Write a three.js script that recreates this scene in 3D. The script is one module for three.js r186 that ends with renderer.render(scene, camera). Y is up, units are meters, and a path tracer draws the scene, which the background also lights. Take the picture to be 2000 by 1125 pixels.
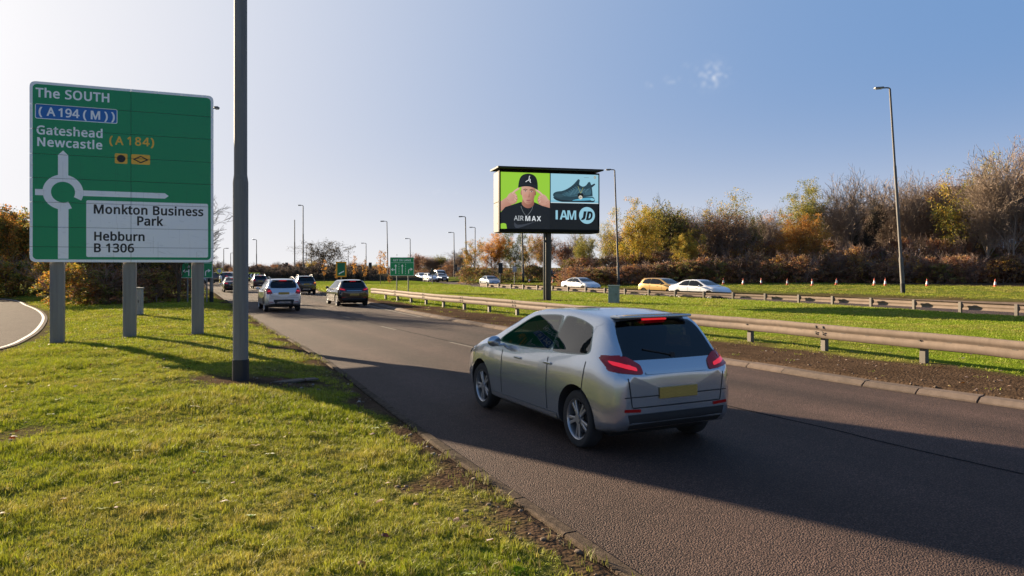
import * as THREE from 'three';
import { mergeGeometries, mergeVertices, toCreasedNormals } from 'three/addons/utils/BufferGeometryUtils.js';
import { RoundedBoxGeometry } from 'three/addons/geometries/RoundedBoxGeometry.js';
import { MeshBVH, acceleratedRaycast } from 'three-mesh-bvh';
import { Brush, Evaluator, SUBTRACTION } from 'three-bvh-csg';

// ------------------------------------------------------------------ camera, sky, sun, exposure
const EYE = 2.1, FOCAL = 1400, HORIZON = 522;            // eye height in metres; lens and horizon for a 2000 x 1125 frame
const EXPOSURE = 4.0;
const scene = new THREE.Scene();
const camera = new THREE.PerspectiveCamera(2 * Math.atan(562.5 / FOCAL) * 180 / Math.PI, 2000 / 1125, 0.1, 3000);
camera.position.set(0, EYE, 0);
camera.lookAt(0, EYE, -10);
camera.setViewOffset(2000, 1125, 0, 562.5 - HORIZON, 2000, 1125);   // a lens shifted down a little: upright things stay upright
const renderer = new THREE.WebGLRenderer({ antialias: true });
renderer.toneMapping = THREE.LinearToneMapping;
renderer.toneMappingExposure = EXPOSURE;
renderer.shadowMap.enabled = true;

const SUN_EL = 14.8 * Math.PI / 180, SUN_AZ = new THREE.Vector2(-0.755, -0.656).normalize();
const SUN = new THREE.Vector3(SUN_AZ.x * Math.cos(SUN_EL), Math.sin(SUN_EL), SUN_AZ.y * Math.cos(SUN_EL));
const sun = new THREE.DirectionalLight(new THREE.Color(1.0, 0.80, 0.55), 5);
sun.target.position.set(0, 0, -40);
sun.position.copy(SUN).multiplyScalar(300).add(sun.target.position);
sun.castShadow = true;
sun.shadow.mapSize.set(4096, 4096);
Object.assign(sun.shadow.camera, { left: -140, right: 140, top: 140, bottom: -140, near: 1, far: 700 });
scene.add(sun, sun.target);

// ------------------------------------------------------------------ helpers
function rng(seed) {
  let a = seed >>> 0;
  return () => { a = (a + 0x6D2B79F5) | 0; let t = Math.imul(a ^ (a >>> 15), 1 | a); t = (t + Math.imul(t ^ (t >>> 7), 61 | t)) ^ t; return ((t ^ (t >>> 14)) >>> 0) / 4294967296; };
}
const clamp = (x, a = 0, b = 1) => Math.min(b, Math.max(a, x)), lerp = (a, b, t) => a + (b - a) * t;
const smooth = (a, b, x) => { const t = clamp((x - a) / (b - a)); return t * t * (3 - 2 * t); };
function hash2(x, y, s = 0) { let h = Math.imul(x | 0, 374761393) ^ Math.imul(y | 0, 668265263) ^ Math.imul(s | 0, 1274126177); h = Math.imul(h ^ (h >>> 13), 1274126177); return ((h ^ (h >>> 16)) >>> 0) / 4294967296; }
function vnoise(x, y, s = 0, per = 0) {
  const ix = Math.floor(x), iy = Math.floor(y), fx = x - ix, fy = y - iy, u = fx * fx * (3 - 2 * fx), v = fy * fy * (3 - 2 * fy);
  const w = (k) => per ? ((k % per) + per) % per : k;
  const a = hash2(w(ix), w(iy), s), b = hash2(w(ix + 1), w(iy), s), c = hash2(w(ix), w(iy + 1), s), d = hash2(w(ix + 1), w(iy + 1), s);
  return lerp(lerp(a, b, u), lerp(c, d, u), v);
}
function fbm(x, y, oct = 4, s = 0, per = 0) { let r = 0, a = 0.5, n = 0; for (let i = 0; i < oct; i++) { r += a * vnoise(x, y, s + i * 17, per); n += a; a *= 0.5; x *= 2; y *= 2; per *= 2; } return r / n; }
const depthAt = (py, y = 0) => FOCAL * (EYE - y) / (py - HORIZON);
const acrossAt = (px, d) => (px - 1000) / FOCAL * d;
const heightAt = (py, d) => EYE - (py - HORIZON) / FOCAL * d;
const G = (px, py, y = 0) => { const d = depthAt(py, y); return [acrossAt(px, d), -d]; };   // [x, z] where that sight line meets level y
const C = (r, g, b) => new THREE.Color().setRGB(r, g, b);

const taken = new Map();
function numbered(name) { const n = taken.get(name) ?? 0; taken.set(name, n + 1); return n ? name + '_' + String(n).padStart(3, '0') : name; }
function mesh(name, geo, mat, parent = scene) {
  const m = new THREE.Mesh(geo, mat);
  m.name = parent === scene ? numbered(name) : name;
  m.castShadow = m.receiveShadow = true;
  parent.add(m);
  return m;
}
function tag(o, label, category, group) { o.userData.label = label; o.userData.category = category; if (group) o.userData.group = group; return o; }
function thing(name, label, category, [x, y, z] = [0, 0, 0], turn = 0, group) {
  const o = new THREE.Group(); o.name = numbered(name); scene.add(o); o.position.set(x, y, z); o.rotation.y = turn;
  return tag(o, label, category, group);
}
function struct(name, geo, mat) { const m = mesh(name, geo, mat); m.userData.kind = 'structure'; return m; }
function dup(root, pos, turn, label, scale) {
  const r = root.clone(); r.name = numbered(root.name.replace(/_\d+$/, '')); scene.add(r); r.position.set(...pos); r.rotation.y = turn;
  r.userData = { ...root.userData }; if (label) r.userData.label = label; if (scale) r.scale.set(...(Array.isArray(scale) ? scale : [scale, scale, scale]));
  return r;
}
const nix = (g) => g.index ? g.toNonIndexed() : g;
const merge = (list) => { const l = list.map((g) => { const k = nix(g); for (const n of Object.keys(k.attributes)) if (!['position', 'normal', 'uv', 'color'].includes(n)) k.deleteAttribute(n); return k; }); return mergeGeometries(l); };
function box(w, h, d, x = 0, y = 0, z = 0) { return new THREE.BoxGeometry(w, h, d).translate(x, y, z); }
function rbox(w, h, d, x = 0, y = 0, z = 0, r = 0.01, seg = 2) { return new RoundedBoxGeometry(w, h, d, seg, r).translate(x, y, z); }
function cyl(r0, r1, h, x = 0, y = 0, z = 0, seg = 16) { return new THREE.CylinderGeometry(r1, r0, h, seg).translate(x, y + h / 2, z); }   // r0 at the foot
function lathe(pts, seg = 20) { return new THREE.LatheGeometry(pts.map(([a, b]) => new THREE.Vector2(a, b)), seg); }
function extrude(pts, depth, bevel = 0) {
  const s = new THREE.Shape(pts.map(([a, b]) => new THREE.Vector2(a, b)));
  return new THREE.ExtrudeGeometry(s, { depth, bevelEnabled: bevel > 0, bevelThickness: bevel, bevelSize: bevel, bevelSegments: 2, steps: 1 });
}
function buf(pos, idx, uv, col) {
  const g = new THREE.BufferGeometry();
  g.setAttribute('position', new THREE.Float32BufferAttribute(pos, 3));
  if (uv) g.setAttribute('uv', new THREE.Float32BufferAttribute(uv, 2));
  if (col) g.setAttribute('color', new THREE.Float32BufferAttribute(col, 3));
  if (idx) g.setIndex(idx);
  g.computeVertexNormals();
  return g;
}
// polylines in plan: [x, z] points
function resample(pts, n) {
  const curve = new THREE.CatmullRomCurve3(pts.map(([x, z]) => new THREE.Vector3(x, 0, z)), false, 'centripetal');
  curve.arcLengthDivisions = 800;
  return curve.getSpacedPoints(n).map((p) => [p.x, p.z]);
}
const lengthOf = (pts) => pts.reduce((s, p, i) => i ? s + Math.hypot(p[0] - pts[i - 1][0], p[1] - pts[i - 1][1]) : 0, 0);
function offsetLine(pts, d) {                               // d > 0: to the right of travel
  return pts.map((p, i) => { const a = pts[Math.max(0, i - 1)], b = pts[Math.min(pts.length - 1, i + 1)], l = Math.hypot(b[0] - a[0], b[1] - a[1]); return [p[0] - (b[1] - a[1]) / l * d, p[1] + (b[0] - a[0]) / l * d]; });
}
function distTo(pts, x, z) {
  let best = 1e9, side = 1;
  for (let i = 1; i < pts.length; i++) {
    const [ax, az] = pts[i - 1], [bx, bz] = pts[i], dx = bx - ax, dz = bz - az, t = clamp(((x - ax) * dx + (z - az) * dz) / (dx * dx + dz * dz));
    const ex = x - ax - dx * t, ez = z - az - dz * t, q = ex * ex + ez * ez;
    if (q < best) { best = q; side = dx * ez - dz * ex > 0 ? 1 : -1; }
  }
  return Math.sqrt(best) * side;                            // > 0: right of travel
}
// a sheet between two plan lines of the same number of points; lateral fractions in fr
function sheet(A, B, fr, hf, cf, uvScale = 1) {
  const pos = [], uv = [], col = [], idx = [], n = A.length, m = fr.length;
  for (let i = 0; i < n; i++) for (let j = 0; j < m; j++) {
    const x = lerp(A[i][0], B[i][0], fr[j]), z = lerp(A[i][1], B[i][1], fr[j]);
    pos.push(x, hf(x, z, fr[j]), z); uv.push(x * uvScale, -z * uvScale);
    if (cf) col.push(...cf(x, z, fr[j]));
  }
  for (let i = 0; i + 1 < n; i++) for (let j = 0; j + 1 < m; j++) { const a = i * m + j, b = a + m; idx.push(a, a + 1, b, a + 1, b + 1, b); }
  const g = buf(pos, idx, uv, cf ? col : null);
  if (g.attributes.normal.getY(0) < 0) { const k = g.index.array; for (let i = 0; i < k.length; i += 3) { const t = k[i]; k[i] = k[i + 1]; k[i + 1] = t; } g.computeVertexNormals(); }
  return g;
}
const steps = (n) => Array.from({ length: n + 1 }, (_, i) => i / n);

// ------------------------------------------------------------------ computed sky: clear blue, haze at the horizon, bright air round the low sun, two wisps of cloud
{
  const W = 2048, H = 1024, data = new Float32Array(W * H * 4);
  const wisps = [[1392, 147, 24, 20, 1], [1312, 156, 12, 6, 0.5], [1268, 166, 9, 5, 0.3], [1342, 128, 7, 5, 0.3], [852, 375, 14, 4, 0.4], [885, 377, 10, 3, 0.3]].map(([px, py, rx, ry, k]) => ({ az: Math.atan2(px - 1000, FOCAL), el: Math.atan2(HORIZON - py, Math.hypot(FOCAL, px - 1000)), rx: rx / FOCAL, ry: ry / FOCAL, k }));
  for (let r = 0; r < H; r++) {
    const el = ((r + 0.5) / H - 0.5) * Math.PI, y = Math.sin(el), ed = Math.max(0, el * 180 / Math.PI);
    for (let c = 0; c < W; c++) {
      const a = ((c + 0.5) / W - 0.5) * 2 * Math.PI, x = Math.cos(a) * Math.cos(el), z = Math.sin(a) * Math.cos(el);
      const g = Math.acos(clamp(x * SUN.x + Math.max(y, 0) * SUN.y + z * SUN.z, -1, 1)) * 180 / Math.PI;
      const k = smooth(14, 65, ed), au = Math.exp(-Math.pow(g / 42, 2)), hz = Math.exp(-Math.pow(ed / 6.3, 1.5));
      let rgb = [lerp(0.158, 0.08, k), lerp(0.313, 0.195, k), lerp(0.60, 0.43, k)];
      const hc = [0.78, 0.79, 0.82], ac = [0.975, 0.95, 0.955];
      rgb = rgb.map((v, i) => lerp(lerp(v, hc[i], hz), ac[i], au));
      const core = 0.7 * Math.exp(-g / 6);
      rgb = rgb.map((v, i) => v + core * [1, 0.95, 0.85][i]);
      const az = Math.atan2(x, -z);
      if (el > 0) for (const w of wisps) {
        const u = (az - w.az) / w.rx, v = (el - w.el) / w.ry;
        if (u * u + v * v < 4) { const f = clamp(fbm(az * 380 + el * 160, el * 640, 5, 5) * 2.3 - 1.05) * Math.exp(-(u * u + v * v) * 1.1) * w.k * 1.0; rgb = rgb.map((q, i) => lerp(q, [0.92, 0.93, 0.95][i], clamp(f))); }
      }
      const o = (r * W + c) * 4;
      data[o] = rgb[0] / EXPOSURE; data[o + 1] = rgb[1] / EXPOSURE; data[o + 2] = rgb[2] / EXPOSURE; data[o + 3] = 1;
    }
  }
  const t = new THREE.DataTexture(data, W, H, THREE.RGBAFormat, THREE.FloatType);
  t.mapping = THREE.EquirectangularReflectionMapping; t.magFilter = THREE.LinearFilter; t.needsUpdate = true;
  scene.background = t; scene.environment = t;
}

// ------------------------------------------------------------------ textures
const s8 = (v) => { v = clamp(v); return Math.round(255 * (v <= 0.0031308 ? v * 12.92 : 1.055 * Math.pow(v, 1 / 2.4) - 0.055)); };
function tex(n, fn, linear = false) {                       // fn(u, v) in 0..1 gives linear rgb
  const d = new Uint8Array(n * n * 4);
  for (let j = 0; j < n; j++) for (let i = 0; i < n; i++) { const c = fn((i + 0.5) / n, (j + 0.5) / n, i, j), o = (j * n + i) * 4; for (let k = 0; k < 3; k++) d[o + k] = linear ? Math.round(255 * clamp(c[k])) : s8(c[k]); d[o + 3] = 255; }
  const t = new THREE.DataTexture(d, n, n);
  t.wrapS = t.wrapT = THREE.RepeatWrapping; t.magFilter = THREE.LinearFilter; t.minFilter = THREE.LinearMipmapLinearFilter; t.generateMipmaps = true;
  if (!linear) t.colorSpace = THREE.SRGBColorSpace;
  t.needsUpdate = true;
  return t;
}
const rep = (t, k) => { const c = t.clone(); c.repeat.set(k, k); c.needsUpdate = true; return c; };
function worley(u, v, per, s) {
  const x = u * per, y = v * per, ix = Math.floor(x), iy = Math.floor(y); let best = 9, id = 0;
  for (let j = -1; j < 2; j++) for (let i = -1; i < 2; i++) {
    const cx = ((ix + i) % per + per) % per, cy = ((iy + j) % per + per) % per, dx = ix + i + hash2(cx, cy, s) - x, dy = iy + j + hash2(cx, cy, s + 1) - y, q = dx * dx + dy * dy;
    if (q < best) { best = q; id = hash2(cx, cy, s + 2); }
  }
  return [Math.sqrt(best), id];
}
// chippings set in tar, 1.6 m a side
const chip = new Float32Array(768 * 768 * 2);
for (let j = 0; j < 768; j++) for (let i = 0; i < 768; i++) { const [d, id] = worley((i + 0.5) / 768, (j + 0.5) / 768, 110, 3); chip[(j * 768 + i) * 2] = d; chip[(j * 768 + i) * 2 + 1] = id; }
const asphaltMap = tex(768, (u, v, i, j) => { const d = chip[(j * 768 + i) * 2], id = chip[(j * 768 + i) * 2 + 1], n = fbm(u * 8, v * 8, 3, 9, 8); const k = lerp(0.3, lerp(0.6, 1.75, id * id), smooth(0.66, 0.32, d)) * lerp(0.85, 1.15, n); return [0.58 * k, 0.50 * k, 0.465 * k]; });
const asphaltBump = tex(768, (u, v, i, j) => { const d = chip[(j * 768 + i) * 2], id = chip[(j * 768 + i) * 2 + 1]; const k = smooth(0.75, 0.2, d) * lerp(0.45, 1, id); return [k, k, k]; }, true);
const macroMap = (s, a, b) => tex(256, (u, v) => { const n = fbm(u * 6, v * 6, 5, s, 6); const k = lerp(a, b, n); return [k, k, k]; });
const soilMap = tex(512, (u, v) => { const n = fbm(u * 16, v * 16, 5, 21, 16), m = fbm(u * 60, v * 60, 2, 31, 60), k = lerp(0.4, 1.5, n) * lerp(0.6, 1.4, m); return [0.62 * k, 0.55 * k, 0.48 * k]; });
const soilBump = tex(512, (u, v) => { const n = fbm(u * 24, v * 24, 5, 41, 24), k = clamp(n * 1.5 - 0.25); return [k, k, k]; }, true);
const turfMap = tex(512, (u, v) => { const n = fbm(u * 40, v * 40, 3, 51, 40), m = fbm(u * 7, v * 7, 4, 61, 7), f = vnoise(u * 190, v * 190, 71, 190), k = lerp(0.45, 1.5, n * 0.5 + f * 0.5) * lerp(0.75, 1.25, m); return [0.66 * k, 0.66 * k, 0.62 * k]; });
const turfBump = tex(512, (u, v) => { const n = fbm(u * 70, v * 70, 3, 81, 70), k = clamp(n * 1.4 - 0.2); return [k, k, k]; }, true);
const fineMap = tex(512, (u, v) => { const n = fbm(u * 10, v * 10, 5, 91, 10), f = vnoise(u * 200, v * 200, 7, 200), k = lerp(0.72, 1.12, n) * lerp(0.93, 1.05, f); return [0.85 * k, 0.85 * k, 0.85 * k]; });
const fineBump = tex(512, (u, v) => { const f = fbm(u * 90, v * 90, 3, 17, 90); return [f, f, f]; }, true);
const streakMap = tex(256, (u, v) => { const n = fbm(u * 40, v * 3, 4, 23, 0), m = fbm(u * 6, v * 6, 4, 27, 6), k = lerp(0.75, 1.1, n) * lerp(0.85, 1.1, m); return [0.9 * k, 0.9 * k, 0.9 * k]; });
// ------------------------------------------------------------------ materials of the setting
const std = (o) => new THREE.MeshStandardMaterial(o), phys = (o) => new THREE.MeshPhysicalMaterial(o);
const M = {
  asphalt: phys({ ior: 1.3, color: C(0.122, 0.089, 0.077), map: rep(asphaltMap, 1 / 1.6), bumpMap: rep(asphaltBump, 1 / 1.6), bumpScale: 0.009, roughness: 0.78, vertexColors: true }),
  slip: phys({ ior: 1.1, color: C(0.15, 0.135, 0.135), map: rep(asphaltMap, 1 / 1.6), bumpMap: rep(asphaltBump, 1 / 1.6), bumpScale: 0.004, roughness: 0.95 }),
  verge: phys({ color: C(1, 1, 1), map: rep(turfMap, 1 / 2.3), bumpMap: rep(turfBump, 1 / 2.3), bumpScale: 0.012, roughness: 1, ior: 1.02, vertexColors: true }),
  soil: std({ color: C(0.16, 0.115, 0.085), map: rep(soilMap, 1 / 1.7), bumpMap: rep(soilBump, 1 / 1.7), bumpScale: 0.04, roughness: 1 }),
  kerb: phys({ ior: 1.15, color: C(0.185, 0.143, 0.118), map: rep(fineMap, 1.3), bumpMap: rep(fineBump, 2), bumpScale: 0.003, roughness: 0.9 }),
  kerbB: phys({ ior: 1.15, color: C(0.15, 0.118, 0.098), map: rep(fineMap, 1.7), bumpMap: rep(fineBump, 2), bumpScale: 0.003, roughness: 0.9 }),
  kerbOld: phys({ ior: 1.15, color: C(0.125, 0.105, 0.09), map: rep(soilMap, 1.3), bumpMap: rep(fineBump, 2), bumpScale: 0.004, roughness: 0.95 }),
  kerbOldB: phys({ ior: 1.15, color: C(0.10, 0.085, 0.072), map: rep(soilMap, 1.7), bumpMap: rep(fineBump, 2), bumpScale: 0.004, roughness: 0.95 }),
  line: std({ color: C(0.62, 0.60, 0.56), map: rep(fineMap, 0.9), roughness: 0.8 }),
  slipLine: std({ color: C(0.42, 0.40, 0.38), map: rep(fineMap, 0.9), roughness: 0.85 }),
  wornLine: std({ color: C(0.15, 0.135, 0.125), map: rep(soilMap, 1.4), roughness: 0.85 }),
  tar: phys({ ior: 1.1, color: C(0.016, 0.015, 0.016), roughness: 0.9 }),
  rail: phys({ ior: 1.25, color: C(0.215, 0.165, 0.132), map: rep(streakMap, 0.7), bumpMap: rep(fineBump, 2), bumpScale: 0.001, roughness: 0.8, metalness: 0.08 }),
  railPost: std({ color: C(0.16, 0.14, 0.12), map: rep(fineMap, 1), roughness: 0.65, metalness: 0.35 }),
  bolt: std({ color: C(0.08, 0.07, 0.065), roughness: 0.6, metalness: 0.5 }),
  steel: std({ color: C(0.25, 0.24, 0.235), map: rep(fineMap, 0.6), roughness: 0.5, metalness: 0.45 }),
  paleSteel: std({ color: C(0.145, 0.135, 0.127), map: rep(fineMap, 0.6), roughness: 0.7, metalness: 0.1 }),
  black: std({ color: C(0.018, 0.018, 0.02), map: rep(fineMap, 0.8), roughness: 0.6 }),
};

// ------------------------------------------------------------------ plan of the place: lines on the ground, near to far
const mainLeft = resample([[7.5, 9.7], [0.714, -5.0], G(862, 876), G(625, 700), G(540, 650), G(490, 620), G(418, 571), [-38, -88], [-54, -120]], 1400);
const mainRight = resample([[19.2, 6.5], [13.4, -1.8], G(2000, 800), G(1667, 752), G(1454, 717), G(1010, 650), G(880, 627), G(792, 610), G(720, 594), G(640, 578), [-17.8, -63.9], [-24.5, -84], [-31, -100]], 1400);
const slipEdge = resample([[-12.3, 14], [-12.2, 2], [-12.3, -9], G(0, 683), G(60, 660), G(88, 635), G(90, 615), G(60, 598), [-35, -48.5], [-60, -58]], 500);
const slipFar = offsetLine(slipEdge, -5.5);
const farNear = resample([[47, 20], [37.8, 0], [22.1, -32.7], [16.9, -43.6], [9.0, -54.8], [-2.1, -73.9], [-8.8, -92], [-17, -112]], 600);
const farFar = resample([[62, 14], [50, -10], [40, -28], [30.2, -42.2], [22.4, -52.2], [17.3, -60.5], [9.7, -68.2], [0, -83], [-4.6, -92], [-10, -106], [-18, -124]], 600);
const nearRailLine = resample([[14.2, -3.2], [11.5, -8.7], [8.48, -14.7], [7.36, -16.8], [6.3, -18.95], [5.17, -20.9], [2.0, -26.1], [-0.77, -30.9], [-3.4, -35.4], [-6.5, -41.4], [-8.46, -45.2], [-9.3, -46.6]], 900);
const farRailLine = resample([[36.8, 0], [26.6, -21.5], [21.4, -32.3], [16.15, -43.2], [8.24, -54.4], [-2.89, -73.5], [-3.6, -75]], 700);
const coarse = (pts, k) => pts.filter((_, i) => i % k === 0 || i === pts.length - 1);
const mainLeftC = coarse(mainLeft, 10), mainRightC = coarse(mainRight, 10), slipC = coarse(slipEdge, 8), railC = coarse(nearRailLine, 15), farFarC = coarse(farFar, 10), farNearC = coarse(farNear, 10), farRailC = coarse(farRailLine, 10);
const POLE = [...G(470, 750, 0.12)], SIGN_L = [acrossAt(58, 19.17), -19.17], SIGN_R = [acrossAt(417, 20.9), -20.9];
const bump = (x, z) => (fbm(x * 0.35 + 40, z * 0.35 + 40, 3, 3) - 0.5) * 0.16 + (fbm(x * 2.2 + 9, z * 2.2, 2, 5) - 0.5) * 0.05;

// how bare of grass the ground is, 0 to 1
function bareLeft(x, z) {
  const k = -distTo(mainLeftC, x, z), n = fbm(x * 1.1 + 7, z * 1.1, 4, 13), n2 = fbm(x * 3.1, z * 3.1 + 5, 3, 15);
  let b = smooth(0.6, 0.1, k - (n - 0.45) * 1.7);
  b = Math.max(b, smooth(0.66, 0.74, n) * smooth(1.7, 0.7, k) );
  b = Math.max(b, smooth(1.15, 0.5, Math.hypot((x - POLE[0] - 0.45) * 0.62, (z - POLE[1]) * 1.0) + (n2 - 0.5) * 0.9));
  const sx = SIGN_R[0] - SIGN_L[0], sz = SIGN_R[1] - SIGN_L[1], t = clamp(((x - SIGN_L[0]) * sx + (z - SIGN_L[1]) * sz) / (sx * sx + sz * sz), 0.08, 1.0);
  b = Math.max(b, 0.85 * smooth(0.5, 0.1, Math.hypot(x - SIGN_L[0] - sx * t, z - SIGN_L[1] - sz * t) + (n2 - 0.35) * 0.8));
  const w = Math.hypot(x - acrossAt(5, 8.3), (z + 8.3) * 0.7);
  b = Math.max(b, 0.8 * smooth(0.62, 0.2, w + (n2 - 0.5) * 0.9));
  b = Math.max(b, smooth(0.5, 0.05, distTo(slipC, x, z) - (n - 0.45) * 1.2) * 0.8);
  return clamp(b);
}
function hLeft(x, z) {
  const k = -distTo(mainLeftC, x, z), s = distTo(slipC, x, z);
  const v = 0.055 + 0.11 * smooth(0, 2.2, k) + bump(x, z) * smooth(0, 1.2, k);
  return lerp(-0.012, v, smooth(-0.1, 2.4, s)) + 0.5 * smooth(-7, -16, s);
}
function bareMid(x, z) {
  const r = distTo(railC, x, z), k = distTo(mainRightC, x, z), n = fbm(x * 0.9 + 3, z * 0.9, 4, 33), near = smooth(-50, -44, z);
  const beyond = z < -48 ? smooth(0.9, 0.3, k) : smooth(0.35, -0.35, r + (n - 0.5) * 2.0);
  let b = beyond;
  b = Math.max(b, smooth(1.7, 0.9, Math.hypot((x - 2.2) * 0.8, (z + 43.2) * 1.4) + (n - 0.5)));
  return clamp(b);
}
function hMid(x, z) {
  const k = distTo(mainRightC, x, z), f = distTo(farRailC, x, z);
  return 0.11 + bump(x, z) * 0.35 * smooth(0.1, 1, k) * smooth(0.5, -2, f) - 0.36 * smooth(-2.5, 1.2, f) * (z > -80 ? 1 : smooth(-95, -80, z));
}
function hFar(x, z) { const k = distTo(farFarC, x, z); return -0.02 + 0.22 * smooth(0, 1.2, k) + 0.25 * smooth(2, 16, k) + bump(x, z) * 0.5 * smooth(0, 1.5, k); }
const GRASS = [0.095, 0.125, 0.016], DRY = [0.15, 0.125, 0.04], SOIL = [0.070, 0.046, 0.032], LAWN = [0.12, 0.165, 0.016];
function turfColor(base, x, z, bare) {
  const d = smooth(0.42, 0.72, fbm(x * 0.5 + 20, z * 0.5, 4, 63)) * 0.55, t = lerp(0.8, 1.2, fbm(x * 1.3, z * 1.3, 3, 67));
  return [0, 1, 2].map((i) => 1.5 * lerp(lerp(base[i], DRY[i], d) * t, SOIL[i] * lerp(0.75, 1.25, fbm(x * 2.5, z * 2.5, 3, 69)), bare));
}

// far ground to the horizon
{
  const g = new THREE.PlaneGeometry(5000, 5000, 1, 1).rotateX(-Math.PI / 2).translate(0, -0.5, -1200), uv = g.attributes.uv, p = g.attributes.position;
  for (let i = 0; i < uv.count; i++) uv.setXY(i, p.getX(i), p.getZ(i));
  g.setAttribute('color', new THREE.Float32BufferAttribute(new Array(p.count).fill([0.11, 0.10, 0.045]).flat(), 3));
  struct('ground', g, M.verge);
}
// main carriageway
{
  const n = 340, A = resample(coarse(mainLeft, 20), n), B = resample(coarse(mainRight, 20), n);
  const len = lengthOf(mainLeft), shade = (x, z, f) => { const a = fbm(f * 26, (x * -0.41 - z * 0.91) * 0.10, 4, 71), b = fbm(x * 0.6, z * 0.6, 4, 73), wear = Math.exp(-Math.pow((f - 0.13) / 0.05, 2)) + Math.exp(-Math.pow((f - 0.36) / 0.05, 2)) + Math.exp(-Math.pow((f - 0.64) / 0.05, 2)) + Math.exp(-Math.pow((f - 0.87) / 0.05, 2)); const oil = Math.exp(-Math.pow((f - 0.25) / 0.04, 2)) + Math.exp(-Math.pow((f - 0.76) / 0.04, 2)), patch = smooth(0.57, 0.6, fbm(x * 0.22 + 4, z * 0.22, 2, 77)); const k = lerp(0.66, 1.28, a) * lerp(0.8, 1.2, b) * (1 + 0.28 * wear - 0.2 * oil) * (1 - 0.2 * patch); return [k * 1.03, k, k * 0.985]; };
  struct('road', sheet(A, B, steps(40), (x, z, f) => 0.05 * (1 - Math.pow(2 * f - 1, 2)) * 0.6 - 0.0, shade), M.asphalt);
  // worn lane dashes, seam of tar between the lanes, edge line
  const mid = A.map((a, i) => [lerp(a[0], B[i][0], 0.515), lerp(a[1], B[i][1], 0.515)]);
  const lineY = 0.036, fine = resample(coarse(mid, 4), 1600), L = lengthOf(fine) / 1600;
  const band = (from, to, w, y, line) => { const c = line.slice(from, to + 1); return sheet(offsetLine(c, -w / 2), offsetLine(c, w / 2), [0, 0.5, 1], () => y, null, 1); };
  const starts = []; for (let i = 0; i < 1600; i++) if (i % Math.round(6.0 / L) === 0) starts.push(i);
  const lanes = new THREE.Group(); lanes.name = 'lane_markings'; lanes.userData.kind = 'structure'; scene.add(lanes);
  for (const i of starts) { const j = i + Math.round(1.6 / L); if (j < 1560 && fine[i][1] < -16) mesh('lane_dash', band(i, j, 0.1, lineY, fine), -fine[i][1] > 42 ? M.line : M.wornLine, lanes); }
  const seam = fine.map((p, i) => [p[0] + (fbm(i * 0.05, 3, 3, 8) - 0.5) * 0.16, p[1]]);
  struct('tar_seam', sheet(offsetLine(seam, 0.10).slice(60, 900), offsetLine(seam, 0.14).slice(60, 900), [0, 1], () => 0.0325, null, 1), M.tar);
  const er = resample(coarse(offsetLine(B, -0.35), 4), 1200), k = er.findIndex((p) => p[1] < -30), q = er.findIndex((p) => p[1] < -62);
  mesh('edge_line', sheet(offsetLine(er, -0.06).slice(k, q), offsetLine(er, 0.06).slice(k, q), [0, 1], () => 0.012, null, 1), M.wornLine, lanes);
}
// junction beyond, where the carriageways meet the roundabout
{
  const s = new THREE.Shape([[-20, -61], [-31.5, -100], [-34, -124], [-90, -128], [-95, -100], [-60, -84], [-24, -58]].map(([x, z]) => new THREE.Vector2(x, -z)));
  const g = new THREE.ShapeGeometry(s).rotateX(-Math.PI / 2).translate(0, 0.008, 0), p = g.attributes.position, uv = g.attributes.uv;
  for (let i = 0; i < p.count; i++) uv.setXY(i, p.getX(i), p.getZ(i));
  g.setAttribute('color', new THREE.Float32BufferAttribute(new Array(p.count * 3).fill(1), 3));
  struct('junction_road', g, M.asphalt);
}
// opposite carriageway
{
  const n = 160, A = resample(coarse(farNear, 10), n), B = resample(coarse(farFar, 10), n);
  const Y = (x, z) => lerp(-0.2, 0.0, smooth(-80, -105, z));
  struct('opposite_road', sheet(A, B, steps(10), Y, (x, z) => { const k = lerp(0.85, 1.15, fbm(x * 0.4, z * 0.4, 4, 75)) * 1.2; return [k, k, k]; }), M.asphalt);
  struct('opposite_kerb', sheet(B, offsetLine(B, 0.2), [0, 0.02, 1], (x, z, f) => f === 0 ? Y(x, z) - 0.01 : 0.0, null, 1), M.kerb);
}
// side road beyond the far verge, with a parked car
struct('side_road', new THREE.PlaneGeometry(14, 3.4, 1, 1).rotateX(-Math.PI / 2).rotateY(0.1).translate(acrossAt(1085, 92), 0.5, -92), M.slip);
// slip road on the left, with its white edge line
{
  const A = coarse(slipEdge, 4), B = coarse(slipFar, 4);
  struct('slip_road', sheet(A, B, steps(6), () => 0.012, null, 1), M.slip);
  struct('slip_road_edge_line', sheet(offsetLine(A, -0.1), offsetLine(A, -0.19), [0, 1], () => 0.018, null, 1), M.slipLine);
}
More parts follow.
